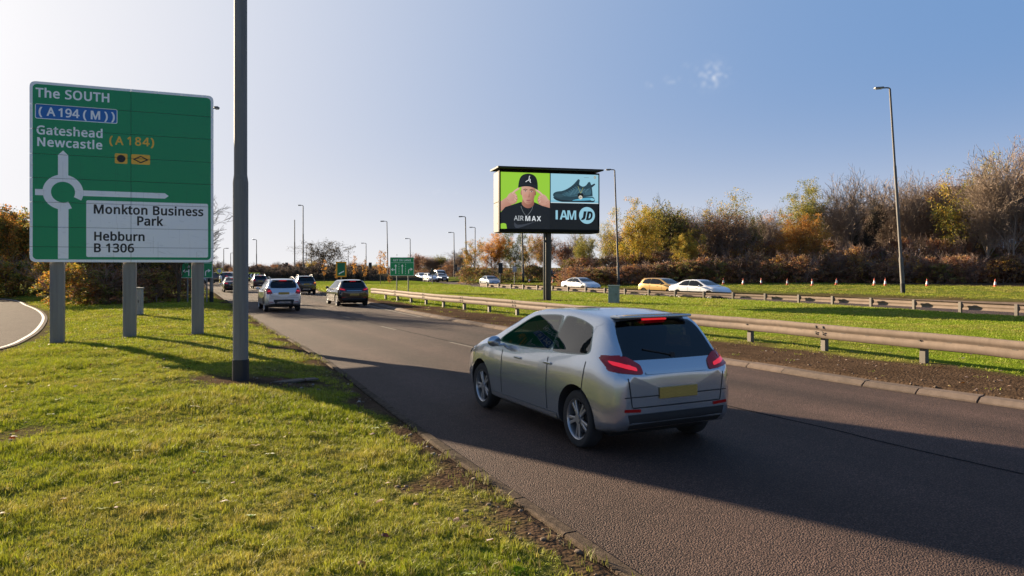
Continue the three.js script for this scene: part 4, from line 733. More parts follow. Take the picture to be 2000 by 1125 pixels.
{ // backs of signs, seen unlit from behind, and signal heads
  const t = thing('warning_sign', 'dark back of a triangular warning sign by the oncoming white cars', 'road sign', [acrossAt(844.5, 89), 0, -89]);
  const hh = heightAt(521.5, 89), w = 0.38;
  mesh('sign_plate', extrude([[-0.42, hh - 0.86], [0.42, hh - 0.86], [0, hh - 0.05]], 0.03, 0.01), std({ color: C(0.05, 0.048, 0.045), roughness: 0.6 }), t);
  mesh('post', cyl(0.05, 0.05, hh - 0.2, 0, -0.1, -0.06, 12), M.steel, t);
  const s = thing('give_way_sign', 'small white topped sign post in front of the orange trees', 'road sign', [acrossAt(1005, 82), hFar(acrossAt(1005, 82), -82), -82]);
  mesh('post', cyl(0.045, 0.045, 2.1, 0, -0.1, 0, 12), M.steel, s);
  mesh('sign_plate', rbox(0.46, 0.6, 0.03, 0, 1.9, 0.065, 0.012, 2), std({ color: C(0.3, 0.31, 0.33), roughness: 0.5 }), s);
  mesh('triangle', extrude([[-0.17, 2.12], [0.17, 2.12], [0, 1.8]], 0.008).translate(0, 0, 0.083), std({ color: C(0.55, 0.53, 0.52), roughness: 0.5 }), s);
  mesh('lamp_hood', rbox(0.14, 0.34, 0.12, 0.04, 2.42, 0.04, 0.03, 2), std({ color: C(0.7, 0.62, 0.55), roughness: 0.4 }), s);
}
function signal(px, depth, base, top, label, turn = Math.PI) {
  const t = thing('traffic_signal', label, 'traffic light', [acrossAt(px, depth), base - 0.05, -depth], turn, 'traffic lights at the junction'), H = heightAt(top, depth) - base;
  mesh('post', cyl(0.057, 0.057, H - 0.2, 0, 0, 0, 12), M.black, t);
  const hd = mesh('head', rbox(0.3, 0.95, 0.22, 0, H - 0.5, 0.17, 0.03, 2), M.black, t);
  mesh('backing_board', rbox(0.5, 1.15, 0.02, 0, H - 0.5, 0.08, 0.008, 1), std({ color: C(0.03, 0.03, 0.03), roughness: 0.7 }), t);
  for (let k = 0; k < 3; k++) mesh('visor', new THREE.CylinderGeometry(0.11, 0.11, 0.16, 14, 1, true, 0, Math.PI * 1.5).rotateX(Math.PI / 2).translate(0, H - 0.2 - k * 0.29, 0.34), std({ color: C(0.03, 0.03, 0.03), roughness: 0.7, side: THREE.DoubleSide }), hd);
}
signal(977.5, 80, 0.15, 514, 'dark traffic signal just above the oncoming silver car');
signal(905, 112, 0.05, 519, 'dark traffic signal beside the lamp column left of the orange tree');
signal(890, 118, 0.05, 517, 'dark traffic signal behind the oncoming van');
signal(723, 118, 0.1, 513, 'dark traffic signal between the roundabout saplings');
signal(560, 122, 0.1, 513, 'dark signal head above the roundabout shrubs', 0);
{ const t = postSign('sign_back', 'grey back of a square sign beside the traffic signals', 'road sign', { depth: 116, x0: 893, x1: 900.5, top: 522, bottom: 530, posts: [0.5], radius: 0.04 });
  const u = postSign('sign_back', 'dark back of a wide sign above the roundabout shrubs', 'road sign', { depth: 128, x0: 553, x1: 565, top: 526, bottom: 536, posts: [0.2, 0.8], radius: 0.05, back: std({ color: C(0.04, 0.045, 0.05), roughness: 0.6 }) }); }

// ------------------------------------------------------------------ traffic cones on the far verge
{
  const redM = std({ color: C(0.62, 0.075, 0.03), roughness: 0.55 }), whiteM = std({ color: C(0.75, 0.74, 0.72), roughness: 0.35 });
  const mk = (label) => { const t = thing('traffic_cone', label, 'traffic cone', [0, 0, 0], 0, 'traffic cones along the far verge');
    mesh('base', rbox(0.42, 0.05, 0.42, 0, 0.025, 0, 0.02, 2), redM, t);
    const b = mesh('body', lathe([[0.165, 0.05], [0.135, 0.2], [0.055, 0.62], [0.03, 0.75], [0.0, 0.752]], 18), redM, t);
    mesh('sleeve', lathe([[0.134, 0.215], [0.08, 0.5]], 18).translate(0, 0, 0), whiteM, b); b.children[0].scale.set(1.02, 1, 1.02); return t; };
  const list = [[1034, 552, 'behind the wide billboard column to its left'], [1079.5, 553, 'beside the billboard post'], [1213, 555, 'at the foot of the lamp column beyond the green cabinet'], [1256, 555, 'just left of the yellow car'], [1412.5, 555, 'just right of the oncoming white car'], [1451, 555.5, 'second to the right of the oncoming white car'], [1486.5, 556, 'third to the right of the oncoming white car'], [1537.5, 556.5, 'midway between the white car and the leaning lamp column'], [1586.5, 556.5, 'under the orange tree'], [1633.5, 556.5, 'right of the orange tree'], [1707.5, 557.5, 'second to the left of the leaning lamp column'], [1729, 558, 'close to the left of the leaning lamp column'], [1810.5, 559, 'first to the right of the leaning lamp column'], [1943.5, 560, 'farthest right of the row']];
  let first = null;
  for (const [px, py, where] of list) {
    let y = 0.35, d = 0; for (let k = 0; k < 6; k++) { d = depthAt(py, y); y = hFar(acrossAt(px, d), -d); }
    const label = 'red and white traffic cone ' + where, pos = [acrossAt(px, d), y + 0.005, -d];
    const tilt = (hash2(Math.round(px), 3) - 0.5) * 0.12; if (!first) { first = mk(label); first.position.set(...pos); first.scale.set(0.68, 0.85, 0.68); } else dup(first, pos, px, label, [0.68, 0.85, 0.68]).rotation.z = tilt;
  }
}
// broken slab by the near column, marker strip
{ const [x, z] = G(580, 748, 0.1), y = hLeft(x, z); const t = thing('concrete_slab', 'broken flat concrete slab in the dirt beside the near lamp column', 'slab', [x, y + 0.015, z], 0.5);
  mesh('slab', extrude([[-0.42, -0.1], [-0.1, -0.16], [0.12, -0.06], [0.1, 0.13], [-0.3, 0.06]], 0.02, 0.006).rotateX(-Math.PI / 2), M.kerbB, t);
  mesh('fragment', extrude([[0.15, -0.07], [0.36, -0.02], [0.32, 0.12], [0.15, 0.13]], 0.018, 0.006).rotateX(-Math.PI / 2), M.kerb, t); }
// ------------------------------------------------------------------ cars: a lofted shell with wheel wells cut out; panes, lamps and trims follow the shell
const CARS = {
  hatch: { L: 4.25, H: 1.47, wheel: 0.315, axles: [0.72, 3.35], track: 0.76,
    top: [[0, 0.86], [0.05, 0.95], [0.12, 1.02], [0.26, 1.2], [0.42, 1.385], [0.55, 1.435], [1.3, 1.475], [2.0, 1.455], [2.35, 1.39], [2.9, 1.14], [3.15, 1.02], [3.5, 0.97], [3.95, 0.86], [4.15, 0.74], [4.25, 0.62]],
    belt: [[0, 0.8], [0.1, 0.92], [0.4, 1.0], [1.4, 0.955], [2.6, 0.92], [3.1, 0.93], [3.6, 0.86], [4.1, 0.7], [4.25, 0.55]],
    low: [[0, 0.36], [0.1, 0.27], [0.5, 0.21], [3.7, 0.2], [4.1, 0.24], [4.25, 0.34]],
    wide: [[0, 0.70], [0.05, 0.785], [0.2, 0.855], [0.7, 0.895], [1.6, 0.895], [3.2, 0.89], [3.7, 0.86], [4.05, 0.76], [4.2, 0.62], [4.25, 0.5]],
    roofW: [[0, 0.6], [0.12, 0.66], [0.42, 0.6], [0.7, 0.59], [2.0, 0.585], [2.4, 0.6], [2.95, 0.69], [3.2, 0.72], [4.0, 0.62], [4.25, 0.42]],
    sideGlass: [[[0.52, 1.07], [0.66, 1.31], [0.95, 1.375], [1.32, 1.39], [1.32, 1.0], [0.62, 1.02]], [[1.38, 1.0], [1.38, 1.39], [2.0, 1.37], [2.22, 1.32], [2.78, 1.06], [2.78, 0.975]]],
    rearGlass: [[-0.6, 1.0], [0.6, 1.0], [0.62, 1.07], [0.51, 1.37], [-0.51, 1.37], [-0.62, 1.07]], frontGlass: [[-0.64, 1.07], [0.64, 1.07], [0.54, 1.37], [-0.54, 1.37]],
    tail: [[[0.47, 0.86], [0.8, 0.9], [0.78, 1.04], [0.6, 1.03], [0.47, 0.95]]], head: [[0.42, 0.64], [0.74, 0.7], [0.78, 0.83], [0.5, 0.76]],
    plate: 0.66, lowTrim: [[-0.62, 0.3], [0.62, 0.3], [0.66, 0.46], [-0.66, 0.46]], grille: [[-0.4, 0.36], [0.4, 0.36], [0.46, 0.52], [-0.46, 0.52]], doors: [0.62, 1.35, 2.62], brake: 1.405 },
  suv: { L: 4.3, H: 1.66, wheel: 0.345, axles: [0.78, 3.36], track: 0.77,
    top: [[0, 0.98], [0.05, 1.05], [0.12, 1.12], [0.24, 1.3], [0.38, 1.53], [0.5, 1.6], [1.2, 1.655], [2.0, 1.63], [2.35, 1.56], [2.85, 1.29], [3.1, 1.15], [3.5, 1.1], [3.95, 1.0], [4.2, 0.85], [4.3, 0.7]],
    belt: [[0, 0.9], [0.1, 1.05], [0.4, 1.13], [1.4, 1.07], [2.6, 1.04], [3.1, 1.05], [3.6, 0.98], [4.1, 0.8], [4.3, 0.62]],
    low: [[0, 0.42], [0.1, 0.33], [0.5, 0.26], [3.7, 0.26], [4.1, 0.3], [4.3, 0.42]],
    wide: [[0, 0.74], [0.05, 0.82], [0.2, 0.87], [0.7, 0.9], [1.6, 0.895], [3.2, 0.895], [3.7, 0.87], [4.1, 0.76], [4.25, 0.62], [4.3, 0.5]],
    roofW: [[0, 0.64], [0.12, 0.7], [0.4, 0.63], [0.7, 0.62], [2.0, 0.61], [2.4, 0.62], [2.9, 0.7], [3.2, 0.74], [4.0, 0.64], [4.3, 0.42]],
    sideGlass: [[[0.46, 1.22], [0.58, 1.46], [0.9, 1.54], [1.3, 1.555], [1.3, 1.13], [0.58, 1.16]], [[1.36, 1.12], [1.36, 1.555], [2.0, 1.53], [2.2, 1.48], [2.74, 1.2], [2.74, 1.1]]],
    rearGlass: [[-0.6, 1.2], [0.6, 1.2], [0.53, 1.52], [-0.53, 1.52]], frontGlass: [[-0.66, 1.2], [0.66, 1.2], [0.56, 1.54], [-0.56, 1.54]],
    tail: [[[0.55, 0.93], [0.8, 0.9], [0.82, 1.16], [0.66, 1.16]]], head: [[0.42, 0.78], [0.76, 0.84], [0.8, 0.97], [0.5, 0.92]],
    plate: 0.93, lowTrim: [[-0.7, 0.36], [0.7, 0.36], [0.78, 0.62], [-0.78, 0.62]], grille: [[-0.42, 0.46], [0.42, 0.46], [0.48, 0.7], [-0.48, 0.7]], doors: [0.6, 1.33, 2.6], rails: true, skid: [[-0.38, 0.42], [0.38, 0.42], [0.3, 0.52], [-0.3, 0.52]], brake: 1.575 },
  saloon: { L: 4.6, H: 1.44, wheel: 0.32, axles: [0.95, 3.72], track: 0.77,
    top: [[0, 0.82], [0.05, 0.94], [0.12, 1.0], [0.5, 1.04], [0.7, 1.1], [1.2, 1.34], [1.5, 1.405], [2.1, 1.44], [2.5, 1.41], [2.75, 1.34], [3.3, 1.08], [3.55, 0.98], [3.9, 0.93], [4.3, 0.83], [4.5, 0.72], [4.6, 0.58]],
    belt: [[0, 0.76], [0.1, 0.9], [0.6, 0.97], [1.6, 0.945], [3.0, 0.91], [3.5, 0.91], [4.0, 0.84], [4.45, 0.68], [4.6, 0.52]],
    low: [[0, 0.36], [0.1, 0.27], [0.5, 0.2], [4.0, 0.2], [4.45, 0.24], [4.6, 0.34]],
    wide: [[0, 0.70], [0.05, 0.79], [0.2, 0.85], [0.8, 0.895], [1.9, 0.9], [3.5, 0.89], [4.0, 0.86], [4.4, 0.75], [4.55, 0.6], [4.6, 0.5]],
    roofW: [[0, 0.6], [0.12, 0.7], [0.6, 0.7], [1.3, 0.58], [2.0, 0.575], [2.7, 0.6], [3.3, 0.7], [3.6, 0.72], [4.3, 0.62], [4.6, 0.42]],
    sideGlass: [[[0.98, 1.04], [1.28, 1.27], [1.5, 1.33], [1.86, 1.35], [1.86, 0.99], [1.1, 1.0]], [[1.92, 0.99], [1.92, 1.35], [2.4, 1.345], [2.6, 1.3], [3.15, 1.04], [3.15, 0.96]]],
    rearGlass: [[-0.6, 1.09], [0.6, 1.09], [0.5, 1.34], [-0.5, 1.34]], frontGlass: [[-0.64, 1.05], [0.64, 1.05], [0.54, 1.34], [-0.54, 1.34]],
    tail: [[[0.44, 0.78], [0.8, 0.8], [0.79, 0.95], [0.46, 0.92]]], head: [[0.42, 0.62], [0.76, 0.67], [0.8, 0.79], [0.5, 0.74]],
    plate: 0.74, lowTrim: [[-0.62, 0.3], [0.62, 0.3], [0.66, 0.4], [-0.66, 0.4]], grille: [[-0.4, 0.34], [0.4, 0.34], [0.46, 0.54], [-0.46, 0.54]], doors: [1.1, 1.89, 3.0], brake: 1.3 },
  van: { L: 4.9, H: 1.95, wheel: 0.33, axles: [0.95, 3.95], track: 0.8,
    top: [[0, 1.2], [0.03, 1.75], [0.1, 1.88], [0.5, 1.94], [2.6, 1.95], [3.1, 1.9], [3.4, 1.75], [3.95, 1.32], [4.15, 1.16], [4.6, 1.0], [4.8, 0.85], [4.9, 0.65]],
    belt: [[0, 1.1], [0.1, 1.2], [2.6, 1.14], [3.9, 1.1], [4.3, 1.0], [4.7, 0.8], [4.9, 0.55]],
    low: [[0, 0.36], [0.1, 0.28], [0.5, 0.22], [4.3, 0.22], [4.7, 0.26], [4.9, 0.36]],
    wide: [[0, 0.85], [0.05, 0.9], [0.2, 0.94], [0.8, 0.96], [3.9, 0.95], [4.3, 0.9], [4.7, 0.78], [4.9, 0.55]],
    roofW: [[0, 0.75], [0.1, 0.8], [0.6, 0.8], [2.6, 0.79], [3.2, 0.76], [3.9, 0.78], [4.3, 0.76], [4.7, 0.62], [4.9, 0.42]],
    sideGlass: [[[2.5, 1.2], [2.5, 1.78], [3.1, 1.77], [3.3, 1.7], [3.8, 1.3], [3.8, 1.2]]],
    rearGlass: [[-0.6, 1.25], [0.6, 1.25], [0.56, 1.7], [-0.56, 1.7]], frontGlass: [[-0.74, 1.24], [0.74, 1.24], [0.66, 1.74], [-0.66, 1.74]],
    tail: [[[0.72, 0.8], [0.84, 0.8], [0.84, 1.2], [0.74, 1.2]]], head: [[0.44, 0.74], [0.78, 0.8], [0.8, 0.95], [0.5, 0.9]],
    plate: 0.7, lowTrim: [[-0.8, 0.32], [0.8, 0.32], [0.84, 0.5], [-0.84, 0.5]], grille: [[-0.45, 0.45], [0.45, 0.45], [0.5, 0.66], [-0.5, 0.66]], doors: [0.8, 2.4, 3.5], brake: 1.85 },
};
const carM = {
  glass: phys({ color: C(0.30, 0.36, 0.35), roughness: 0.0, transmission: 1, thickness: 0, ior: 1.5 }), darkGlass: phys({ color: C(0.05, 0.055, 0.06), roughness: 0.0, transmission: 1, thickness: 0, ior: 1.5 }), cabin: std({ color: C(0.025, 0.025, 0.027), roughness: 0.9 }), seat: std({ color: C(0.035, 0.034, 0.036), roughness: 0.9 }), tyre: std({ color: C(0.022, 0.021, 0.021), roughness: 0.9 }), rim: std({ color: C(0.42, 0.42, 0.43), roughness: 0.35, metalness: 0.8 }), rimDark: std({ color: C(0.10, 0.10, 0.105), roughness: 0.4, metalness: 0.7 }), well: std({ color: C(0.01, 0.01, 0.01), roughness: 1 }), trim: std({ color: C(0.02, 0.02, 0.021), roughness: 0.75 }), seam: std({ color: C(0.015, 0.015, 0.016), roughness: 0.9 }), chrome: std({ color: C(0.55, 0.55, 0.56), roughness: 0.25, metalness: 0.8 }),
  tail: phys({ color: C(0.13, 0.002, 0.003), emissive: C(1, 0.005, 0.01), emissiveIntensity: 0.008, roughness: 0.25, clearcoat: 0.25 }), tailLit: phys({ color: C(0.2, 0.004, 0.006), emissive: C(1, 0.015, 0.03), emissiveIntensity: 0.16, roughness: 0.15, clearcoat: 1 }), head: phys({ color: C(0.7, 0.72, 0.74), roughness: 0.08, clearcoat: 1 }), headLit: phys({ color: C(0.8, 0.8, 0.8), emissive: C(1, 0.95, 0.85), emissiveIntensity: 0.5, roughness: 0.1 }), plateRear: std({ color: C(0.5, 0.32, 0.06), map: rep(fineMap, 3), roughness: 0.55 }), plateFront: std({ color: C(0.75, 0.75, 0.73), roughness: 0.5 }), amber: phys({ color: C(0.6, 0.2, 0.02), emissive: C(1, 0.35, 0.05), emissiveIntensity: 0.25, roughness: 0.2 }),
};
const paint = (r, g, b, metal = 0.45, rough = 0.32) => phys({ color: C(r, g, b), metalness: metal, roughness: rough, clearcoat: 1, clearcoatRoughness: 0.04 });
const along = (tab, u) => { if (u <= tab[0][0]) return tab[0][1]; for (let i = 1; i < tab.length; i++) if (u <= tab[i][0]) { const t = (u - tab[i - 1][0]) / (tab[i][0] - tab[i - 1][0]); return lerp(tab[i - 1][1], tab[i][1], t); } return tab[tab.length - 1][1]; };
const eased = (tab, u, w = 0.09) => (along(tab, u - w) + 2 * along(tab, u) + along(tab, u + w)) / 4;
const carCache = new Map();
function carModel(type) {
  if (carCache.has(type)) return carCache.get(type);
  const K = CARS[type], us = [0, 0.02, 0.05, 0.09, 0.14]; for (let u = 0.2; u < K.L - 0.2; u += 0.075) us.push(u); us.push(K.L - 0.15, K.L - 0.09, K.L - 0.05, K.L - 0.02, K.L);
  const ring = (u) => {
    const e = (t) => u < 0.12 || u > K.L - 0.12 ? along(t, u) : eased(t, u), yt = e(K.top), yb = Math.min(e(K.belt), yt - 0.03), yl = e(K.low), w = e(K.wide), rw = Math.min(e(K.roofW), w - 0.02), cab = smooth(0.08, 0.3, yt - yb), pts = [];
    const mid = lerp(yl, yb, 0.5);
    pts.push([0, yl], [w * 0.5, yl], [w * 0.9, yl], [w * 0.965, yl + 0.05], [w * 0.985, yl + 0.12], [w * 1.0, lerp(yl, yb, 0.38)], [w * 1.003, mid], [w * 0.998, lerp(yl, yb, 0.7)], [w * 0.985, lerp(yl, yb, 0.86)], [w * 0.96, yb]);
    const k = (f) => lerp(w * 0.955, rw, f);
    pts.push([k(0.12), lerp(yb, yt, 0.1)], [k(0.42), lerp(yb, yt, 0.42)], [k(0.74), lerp(yb, yt, 0.74)], [k(0.93) , lerp(yb, yt, 0.9)], [lerp(rw, rw * 0.93, cab), lerp(yb, yt, 0.968)], [rw * 0.78, yt - 0.012], [rw * 0.4, yt - 0.003], [0, yt]);
    return pts;
  };
  const shrink = (p, f, y) => p.map(([a, b]) => [a * f, lerp(y, b, f)]);
  const r0 = ring(0), r1 = ring(K.L), y0 = (r0[0][1] + r0[r0.length - 1][1]) / 2, y1 = (r1[0][1] + r1[r1.length - 1][1]) / 2;
  const pos = [], idx = [], ends = [0.95, 0.8, 0.5, 0.2], rings = [...[...ends].reverse().map((f) => shrink(r0, f, y0)), ...us.map(ring), ...ends.map((f) => shrink(r1, f, y1))];
  us.unshift(...[...ends].reverse().map((f) => -0.012 * (1 - f * f) - 0.003)); us.push(...ends.map((f) => K.L + 0.012 * (1 - f * f) + 0.003));
  const n = rings[0].length, m = 2 * n - 2;
  rings.forEach((p, i) => { const full = [...p, ...p.slice(1, -1).reverse().map(([x, y]) => [-x, y])]; for (const [x, y] of full) pos.push(x, y, K.L / 2 - us[i]); });
  for (let i = 0; i + 1 < us.length; i++) for (let j = 0; j < m; j++) { const a = i * m + j, b = i * m + (j + 1) % m, c = a + m, d = b + m; idx.push(a, b, c, b, d, c); }
  for (const [i, flip] of [[0, 1], [us.length - 1, 0]]) { const p = rings[i], y = (p[0][1] + p[n - 1][1]) / 2, o = pos.length / 3; pos.push(0, y, K.L / 2 - us[i]); for (let j = 0; j < m; j++) { const a = i * m + j, b = i * m + (j + 1) % m; flip ? idx.push(o, b, a) : idx.push(o, a, b); } }
  let shell = buf(pos, idx, pos.filter((_, i) => i % 3 !== 2));
  shell.computeBoundingBox();
  // orientation
  { const nA = shell.attributes.normal, pA = shell.attributes.position; let s = 0; for (let i = 0; i < nA.count; i++) s += nA.getX(i) * Math.sign(pA.getX(i)); if (s < 0) { const k = shell.index.array; for (let i = 0; i < k.length; i += 3) { const t = k[i]; k[i] = k[i + 1]; k[i + 1] = t; } shell.computeVertexNormals(); } }
  shell.boundsTree = new MeshBVH(shell);
  const solid = new THREE.Mesh(shell, new THREE.MeshBasicMaterial({ side: THREE.DoubleSide })), ray = new THREE.Raycaster(); solid.raycast = acceleratedRaycast;
  const hit = (o, d) => { ray.set(o, d); const h = ray.intersectObject(solid)[0]; return h; };
  // a skin of the shell under a flat outline; axis: 'side' (s = -1 left, 1 right), 'rear', 'front'
  const patch = (outline, axis, s = 1, lift = 0.004, detail = 2) => {
    let tri = new THREE.ShapeGeometry(new THREE.Shape(outline.map(([a, b]) => new THREE.Vector2(a, b)))).toNonIndexed().attributes.position, list = [];
    for (let i = 0; i < tri.count; i++) list.push([tri.getX(i), tri.getY(i)]);
    for (let k = 0; k < detail; k++) { const out = []; for (let i = 0; i < list.length; i += 3) { const [a, b, c] = [list[i], list[i + 1], list[i + 2]], h = (p, q) => [(p[0] + q[0]) / 2, (p[1] + q[1]) / 2], ab = h(a, b), bc = h(b, c), ca = h(c, a); out.push(a, ab, ca, ab, b, bc, ca, bc, c, ab, bc, ca); } list = out; }
    const seen = new Map(), P = [], I = [];
    for (const [a, b] of list) {
      const key = a.toFixed(4) + ',' + b.toFixed(4);
      if (!seen.has(key)) {
        const o = axis === 'side' ? new THREE.Vector3(s * 3, b, K.L / 2 - a) : axis === 'rear' ? new THREE.Vector3(a, b, 5) : new THREE.Vector3(a, b, -5), d = axis === 'side' ? new THREE.Vector3(-s, 0, 0) : axis === 'rear' ? new THREE.Vector3(0, 0, -1) : new THREE.Vector3(0, 0, 1); let h = hit(o, d); if (h && axis === 'side' && h.point.x * s < 0.5) h = null;
        const q = h ? h.point.clone().addScaledVector(h.face.normal.dot(d) > 0 ? h.face.normal.clone().negate() : h.face.normal, lift) : null; seen.set(key, q ? P.push(q) - 1 : -1);
      }
      I.push(seen.get(key));
    }
    const K2 = []; for (let i = 0; i < I.length; i += 3) if (I[i] >= 0 && I[i + 1] >= 0 && I[i + 2] >= 0) K2.push(I[i], I[i + 1], I[i + 2]);
    return buf(P.flatMap((p) => [p.x, p.y, p.z]), K2);
  };
  const round = (o) => new THREE.CatmullRomCurve3(o.map(([a, b]) => new THREE.Vector3(a, b, 0)), true, 'catmullrom', 0.22).getPoints(o.length * 5).slice(0, -1).map((p) => [p.x, p.y]);
  const mir = (o) => o.map(([a, b]) => [-a, b]).reverse();
  // wheel wells
  let body = shell;
  const gu0 = Math.min(...K.sideGlass.flat().map((q) => q[0])) - 0.06, gu1 = Math.max(...K.sideGlass.flat().map((q) => q[0])) + 0.05;
  const cabinShell = () => {
    const P = [], I = [], st = []; for (let u = gu0; u <= gu1 + 1e-6; u += (gu1 - gu0) / 26) st.push(u);
    const rows = st.map((u) => { const yt = eased(K.top, u), yb = Math.min(eased(K.belt, u), yt - 0.03), w = eased(K.wide, u), rw = Math.min(eased(K.roofW, u), w - 0.02), yf = yb - 0.32, t = 0.05; return [[0, yf], [w * 0.86, yf], [w * 0.955 - 0.07, yb], [lerp(w * 0.955, rw, 0.42) - t, lerp(yb, yt, 0.4)], [lerp(w * 0.955, rw, 0.74) - t, lerp(yb, yt, 0.72)], [rw - t - 0.02, yt - t - 0.02], [rw * 0.5, yt - t], [0, yt - t]]; });
    const nn = rows[0].length, mm = 2 * nn - 2; rows.forEach((p, i) => { for (const [x, y] of [...p, ...p.slice(1, -1).reverse().map(([x, y]) => [-x, y])]) P.push(x, y, K.L / 2 - st[i]); });
    for (let i = 0; i + 1 < rows.length; i++) for (let j = 0; j < mm; j++) { const a = i * mm + j, b = i * mm + (j + 1) % mm; I.push(a, b, a + mm, b, b + mm, a + mm); }
    for (const [i, flip] of [[0, 1], [rows.length - 1, 0]]) { const o = P.length / 3; P.push(0, (rows[i][0][1] + rows[i][nn - 1][1]) / 2, K.L / 2 - st[i]); for (let j = 0; j < mm; j++) { const a = i * mm + j, b = i * mm + (j + 1) % mm; flip ? I.push(o, b, a) : I.push(o, a, b); } }
    let g = buf(P, I, P.filter((_, i) => i % 3 !== 2)); const N = g.attributes.normal, Q = g.attributes.position; let sgn = 0; for (let i = 0; i < N.count; i++) sgn += N.getX(i) * Math.sign(Q.getX(i)); if (sgn < 0) { const k = g.index.array; for (let i = 0; i < k.length; i += 3) { const t = k[i]; k[i] = k[i + 1]; k[i + 1] = t; } g.computeVertexNormals(); }
    return g;
  };
  const prism = (o, d) => new THREE.ExtrudeGeometry(new THREE.Shape(o.map(([a, b]) => new THREE.Vector2(a, b))), { depth: d, bevelEnabled: false });
  const inset = (o, k) => { const c = o.reduce((a, q) => [a[0] + q[0] / o.length, a[1] + q[1] / o.length], [0, 0]); return o.map(([x, y]) => [lerp(x, c[0], k), lerp(y, c[1], k)]); };
  try {
    const paintSlot = new THREE.MeshBasicMaterial(), darkSlot = new THREE.MeshBasicMaterial(), ev = new Evaluator(); ev.useGroups = true; ev.consolidateGroups = true; ev.attributes = ['position', 'normal', 'uv'];
    let A = new Brush(shell, paintSlot); A.updateMatrixWorld();
    const cut = (geo, mat) => { const B = new Brush(geo, mat); B.updateMatrixWorld(); A = ev.evaluate(A, B, SUBTRACTION); A.updateMatrixWorld(); };
    for (const u of K.axles) for (const s of [-1, 1]) cut(new THREE.CylinderGeometry(K.wheel + 0.055, K.wheel + 0.055, 0.34, 36).rotateZ(Math.PI / 2).translate(s * (K.track + 0.05), K.wheel + 0.01, K.L / 2 - u), darkSlot);
    cut(cabinShell(), darkSlot);
    for (const o of K.sideGlass) { const q = prism(inset(round(o), 0.06), 3); q.applyMatrix4(new THREE.Matrix4().makeBasis(new THREE.Vector3(0, 0, -1), new THREE.Vector3(0, 1, 0), new THREE.Vector3(1, 0, 0))).translate(-1.5, 0, K.L / 2); cut(q, darkSlot); }
    cut(prism(inset(round(K.rearGlass), 0.06), 3).translate(0, 0, K.L / 2 - gu0 - 0.25), darkSlot);
    cut(prism(inset(round(K.frontGlass), 0.06), 3).translate(0, 0, K.L / 2 - gu1 + 0.3 - 3), darkSlot);
    body = A.geometry; body.userData.slots = (Array.isArray(A.material) ? A.material : [A.material]).map((m) => m === paintSlot ? 0 : 1);
  } catch (e) { console.log('csg', type, e.message); }
  const seatAt = (x, u, wide = 0.5) => { const f = along(K.belt, u) - 0.3; return [rbox(wide, 0.16, 0.5, x, f - 0.02, K.L / 2 - u - 0.2, 0.05, 2), new RoundedBoxGeometry(wide, 0.62, 0.14, 2, 0.05).rotateX(0.22).translate(x, f + 0.3, K.L / 2 - u + 0.06)]; };
  const mu = (gu0 + gu1) / 2, seats = [[-0.36, mu + 0.25, 0.5], [0.36, mu + 0.25, 0.5], [0, mu - 0.6, 1.15]].map(([x, u, w]) => merge(seatAt(x, u, w)));
  const rests = [[-0.36, mu + 0.25], [0.36, mu + 0.25], [-0.36, mu - 0.6], [0.36, mu - 0.6]].map(([x, u]) => rbox(0.25, 0.17, 0.1, x, along(K.belt, u) + 0.38, K.L / 2 - u + 0.15, 0.04, 2));
  const dash = rbox(1.3, 0.16, 0.4, 0, along(K.belt, gu1 - 0.2) - 0.08, K.L / 2 - gu1 + 0.22, 0.06, 2), wheelG = new THREE.TorusGeometry(0.17, 0.016, 8, 24).rotateX(-0.35).translate(0.36, along(K.belt, gu1 - 0.5) - 0.02, K.L / 2 - gu1 + 0.5);
  const g = { body, seats, rests, dash, wheelG, sideGlass: [-1, 1].flatMap((s) => K.sideGlass.map((o) => patch(round(o), 'side', s))), rearGlass: patch(round(K.rearGlass), 'rear'), frontGlass: patch(round(K.frontGlass), 'front'), tails: [...K.tail.map((o) => patch(round(o), 'rear', 1, 0.012)), ...K.tail.map((o) => patch(mir(round(o)), 'rear', 1, 0.012))], heads: [patch(round(K.head), 'front', 1, 0.008), patch(mir(round(K.head)), 'front', 1, 0.008)], lowTrim: patch(K.lowTrim, 'rear', 1, 0.006, 2), grille: patch(K.grille, 'front', 1, 0.006, 2), skid: K.skid ? patch(K.skid, 'rear', 1, 0.016, 2) : null };
  const ty = K.tail[0].reduce((a, p) => a + p[1], 0) / K.tail[0].length;
  g.bars = [1, -1].map((s) => { const o = [...K.tail[0]].sort((a, b) => a[0] - b[0]), x0 = o[0][0] + 0.07, yi = (o[0][1] + o[1][1]) / 2 + 0.005, yo = (o[o.length - 1][1] + o[o.length - 2][1]) / 2, q = round([[x0, yi - 0.018], [0.75, yo - 0.022], [0.765, yo + 0.022], [x0, yi + 0.018]]); return patch(s > 0 ? q : mir(q), 'rear', 1, 0.017, 3); });
  g.tailSides = [-1, 1].map((s) => patch(round([[0.07, ty - 0.05], [0.2, ty - 0.01], [0.34, ty + 0.06], [0.2, ty + 0.09], [0.07, ty + 0.09]]), 'side', s, 0.009, 3));
  g.seams = [-1, 1].flatMap((s) => K.doors.map((u, i) => patch([[u, K.low[2][1] + 0.12], [u + 0.012, K.low[2][1] + 0.12], [u + 0.012 + (i === 0 ? -0.1 : 0), along(K.belt, u) - 0.03], [u + (i === 0 ? -0.1 : 0), along(K.belt, u) - 0.03]], 'side', s, 0.003, 3)));
  g.sills = [-1, 1].map((s) => patch([[K.axles[0] + 0.42, K.low[2][1] + 0.03], [K.axles[1] - 0.42, K.low[2][1] + 0.03], [K.axles[1] - 0.42, K.low[2][1] + 0.1], [K.axles[0] + 0.42, K.low[2][1] + 0.1]], 'side', s, 0.006, 3));
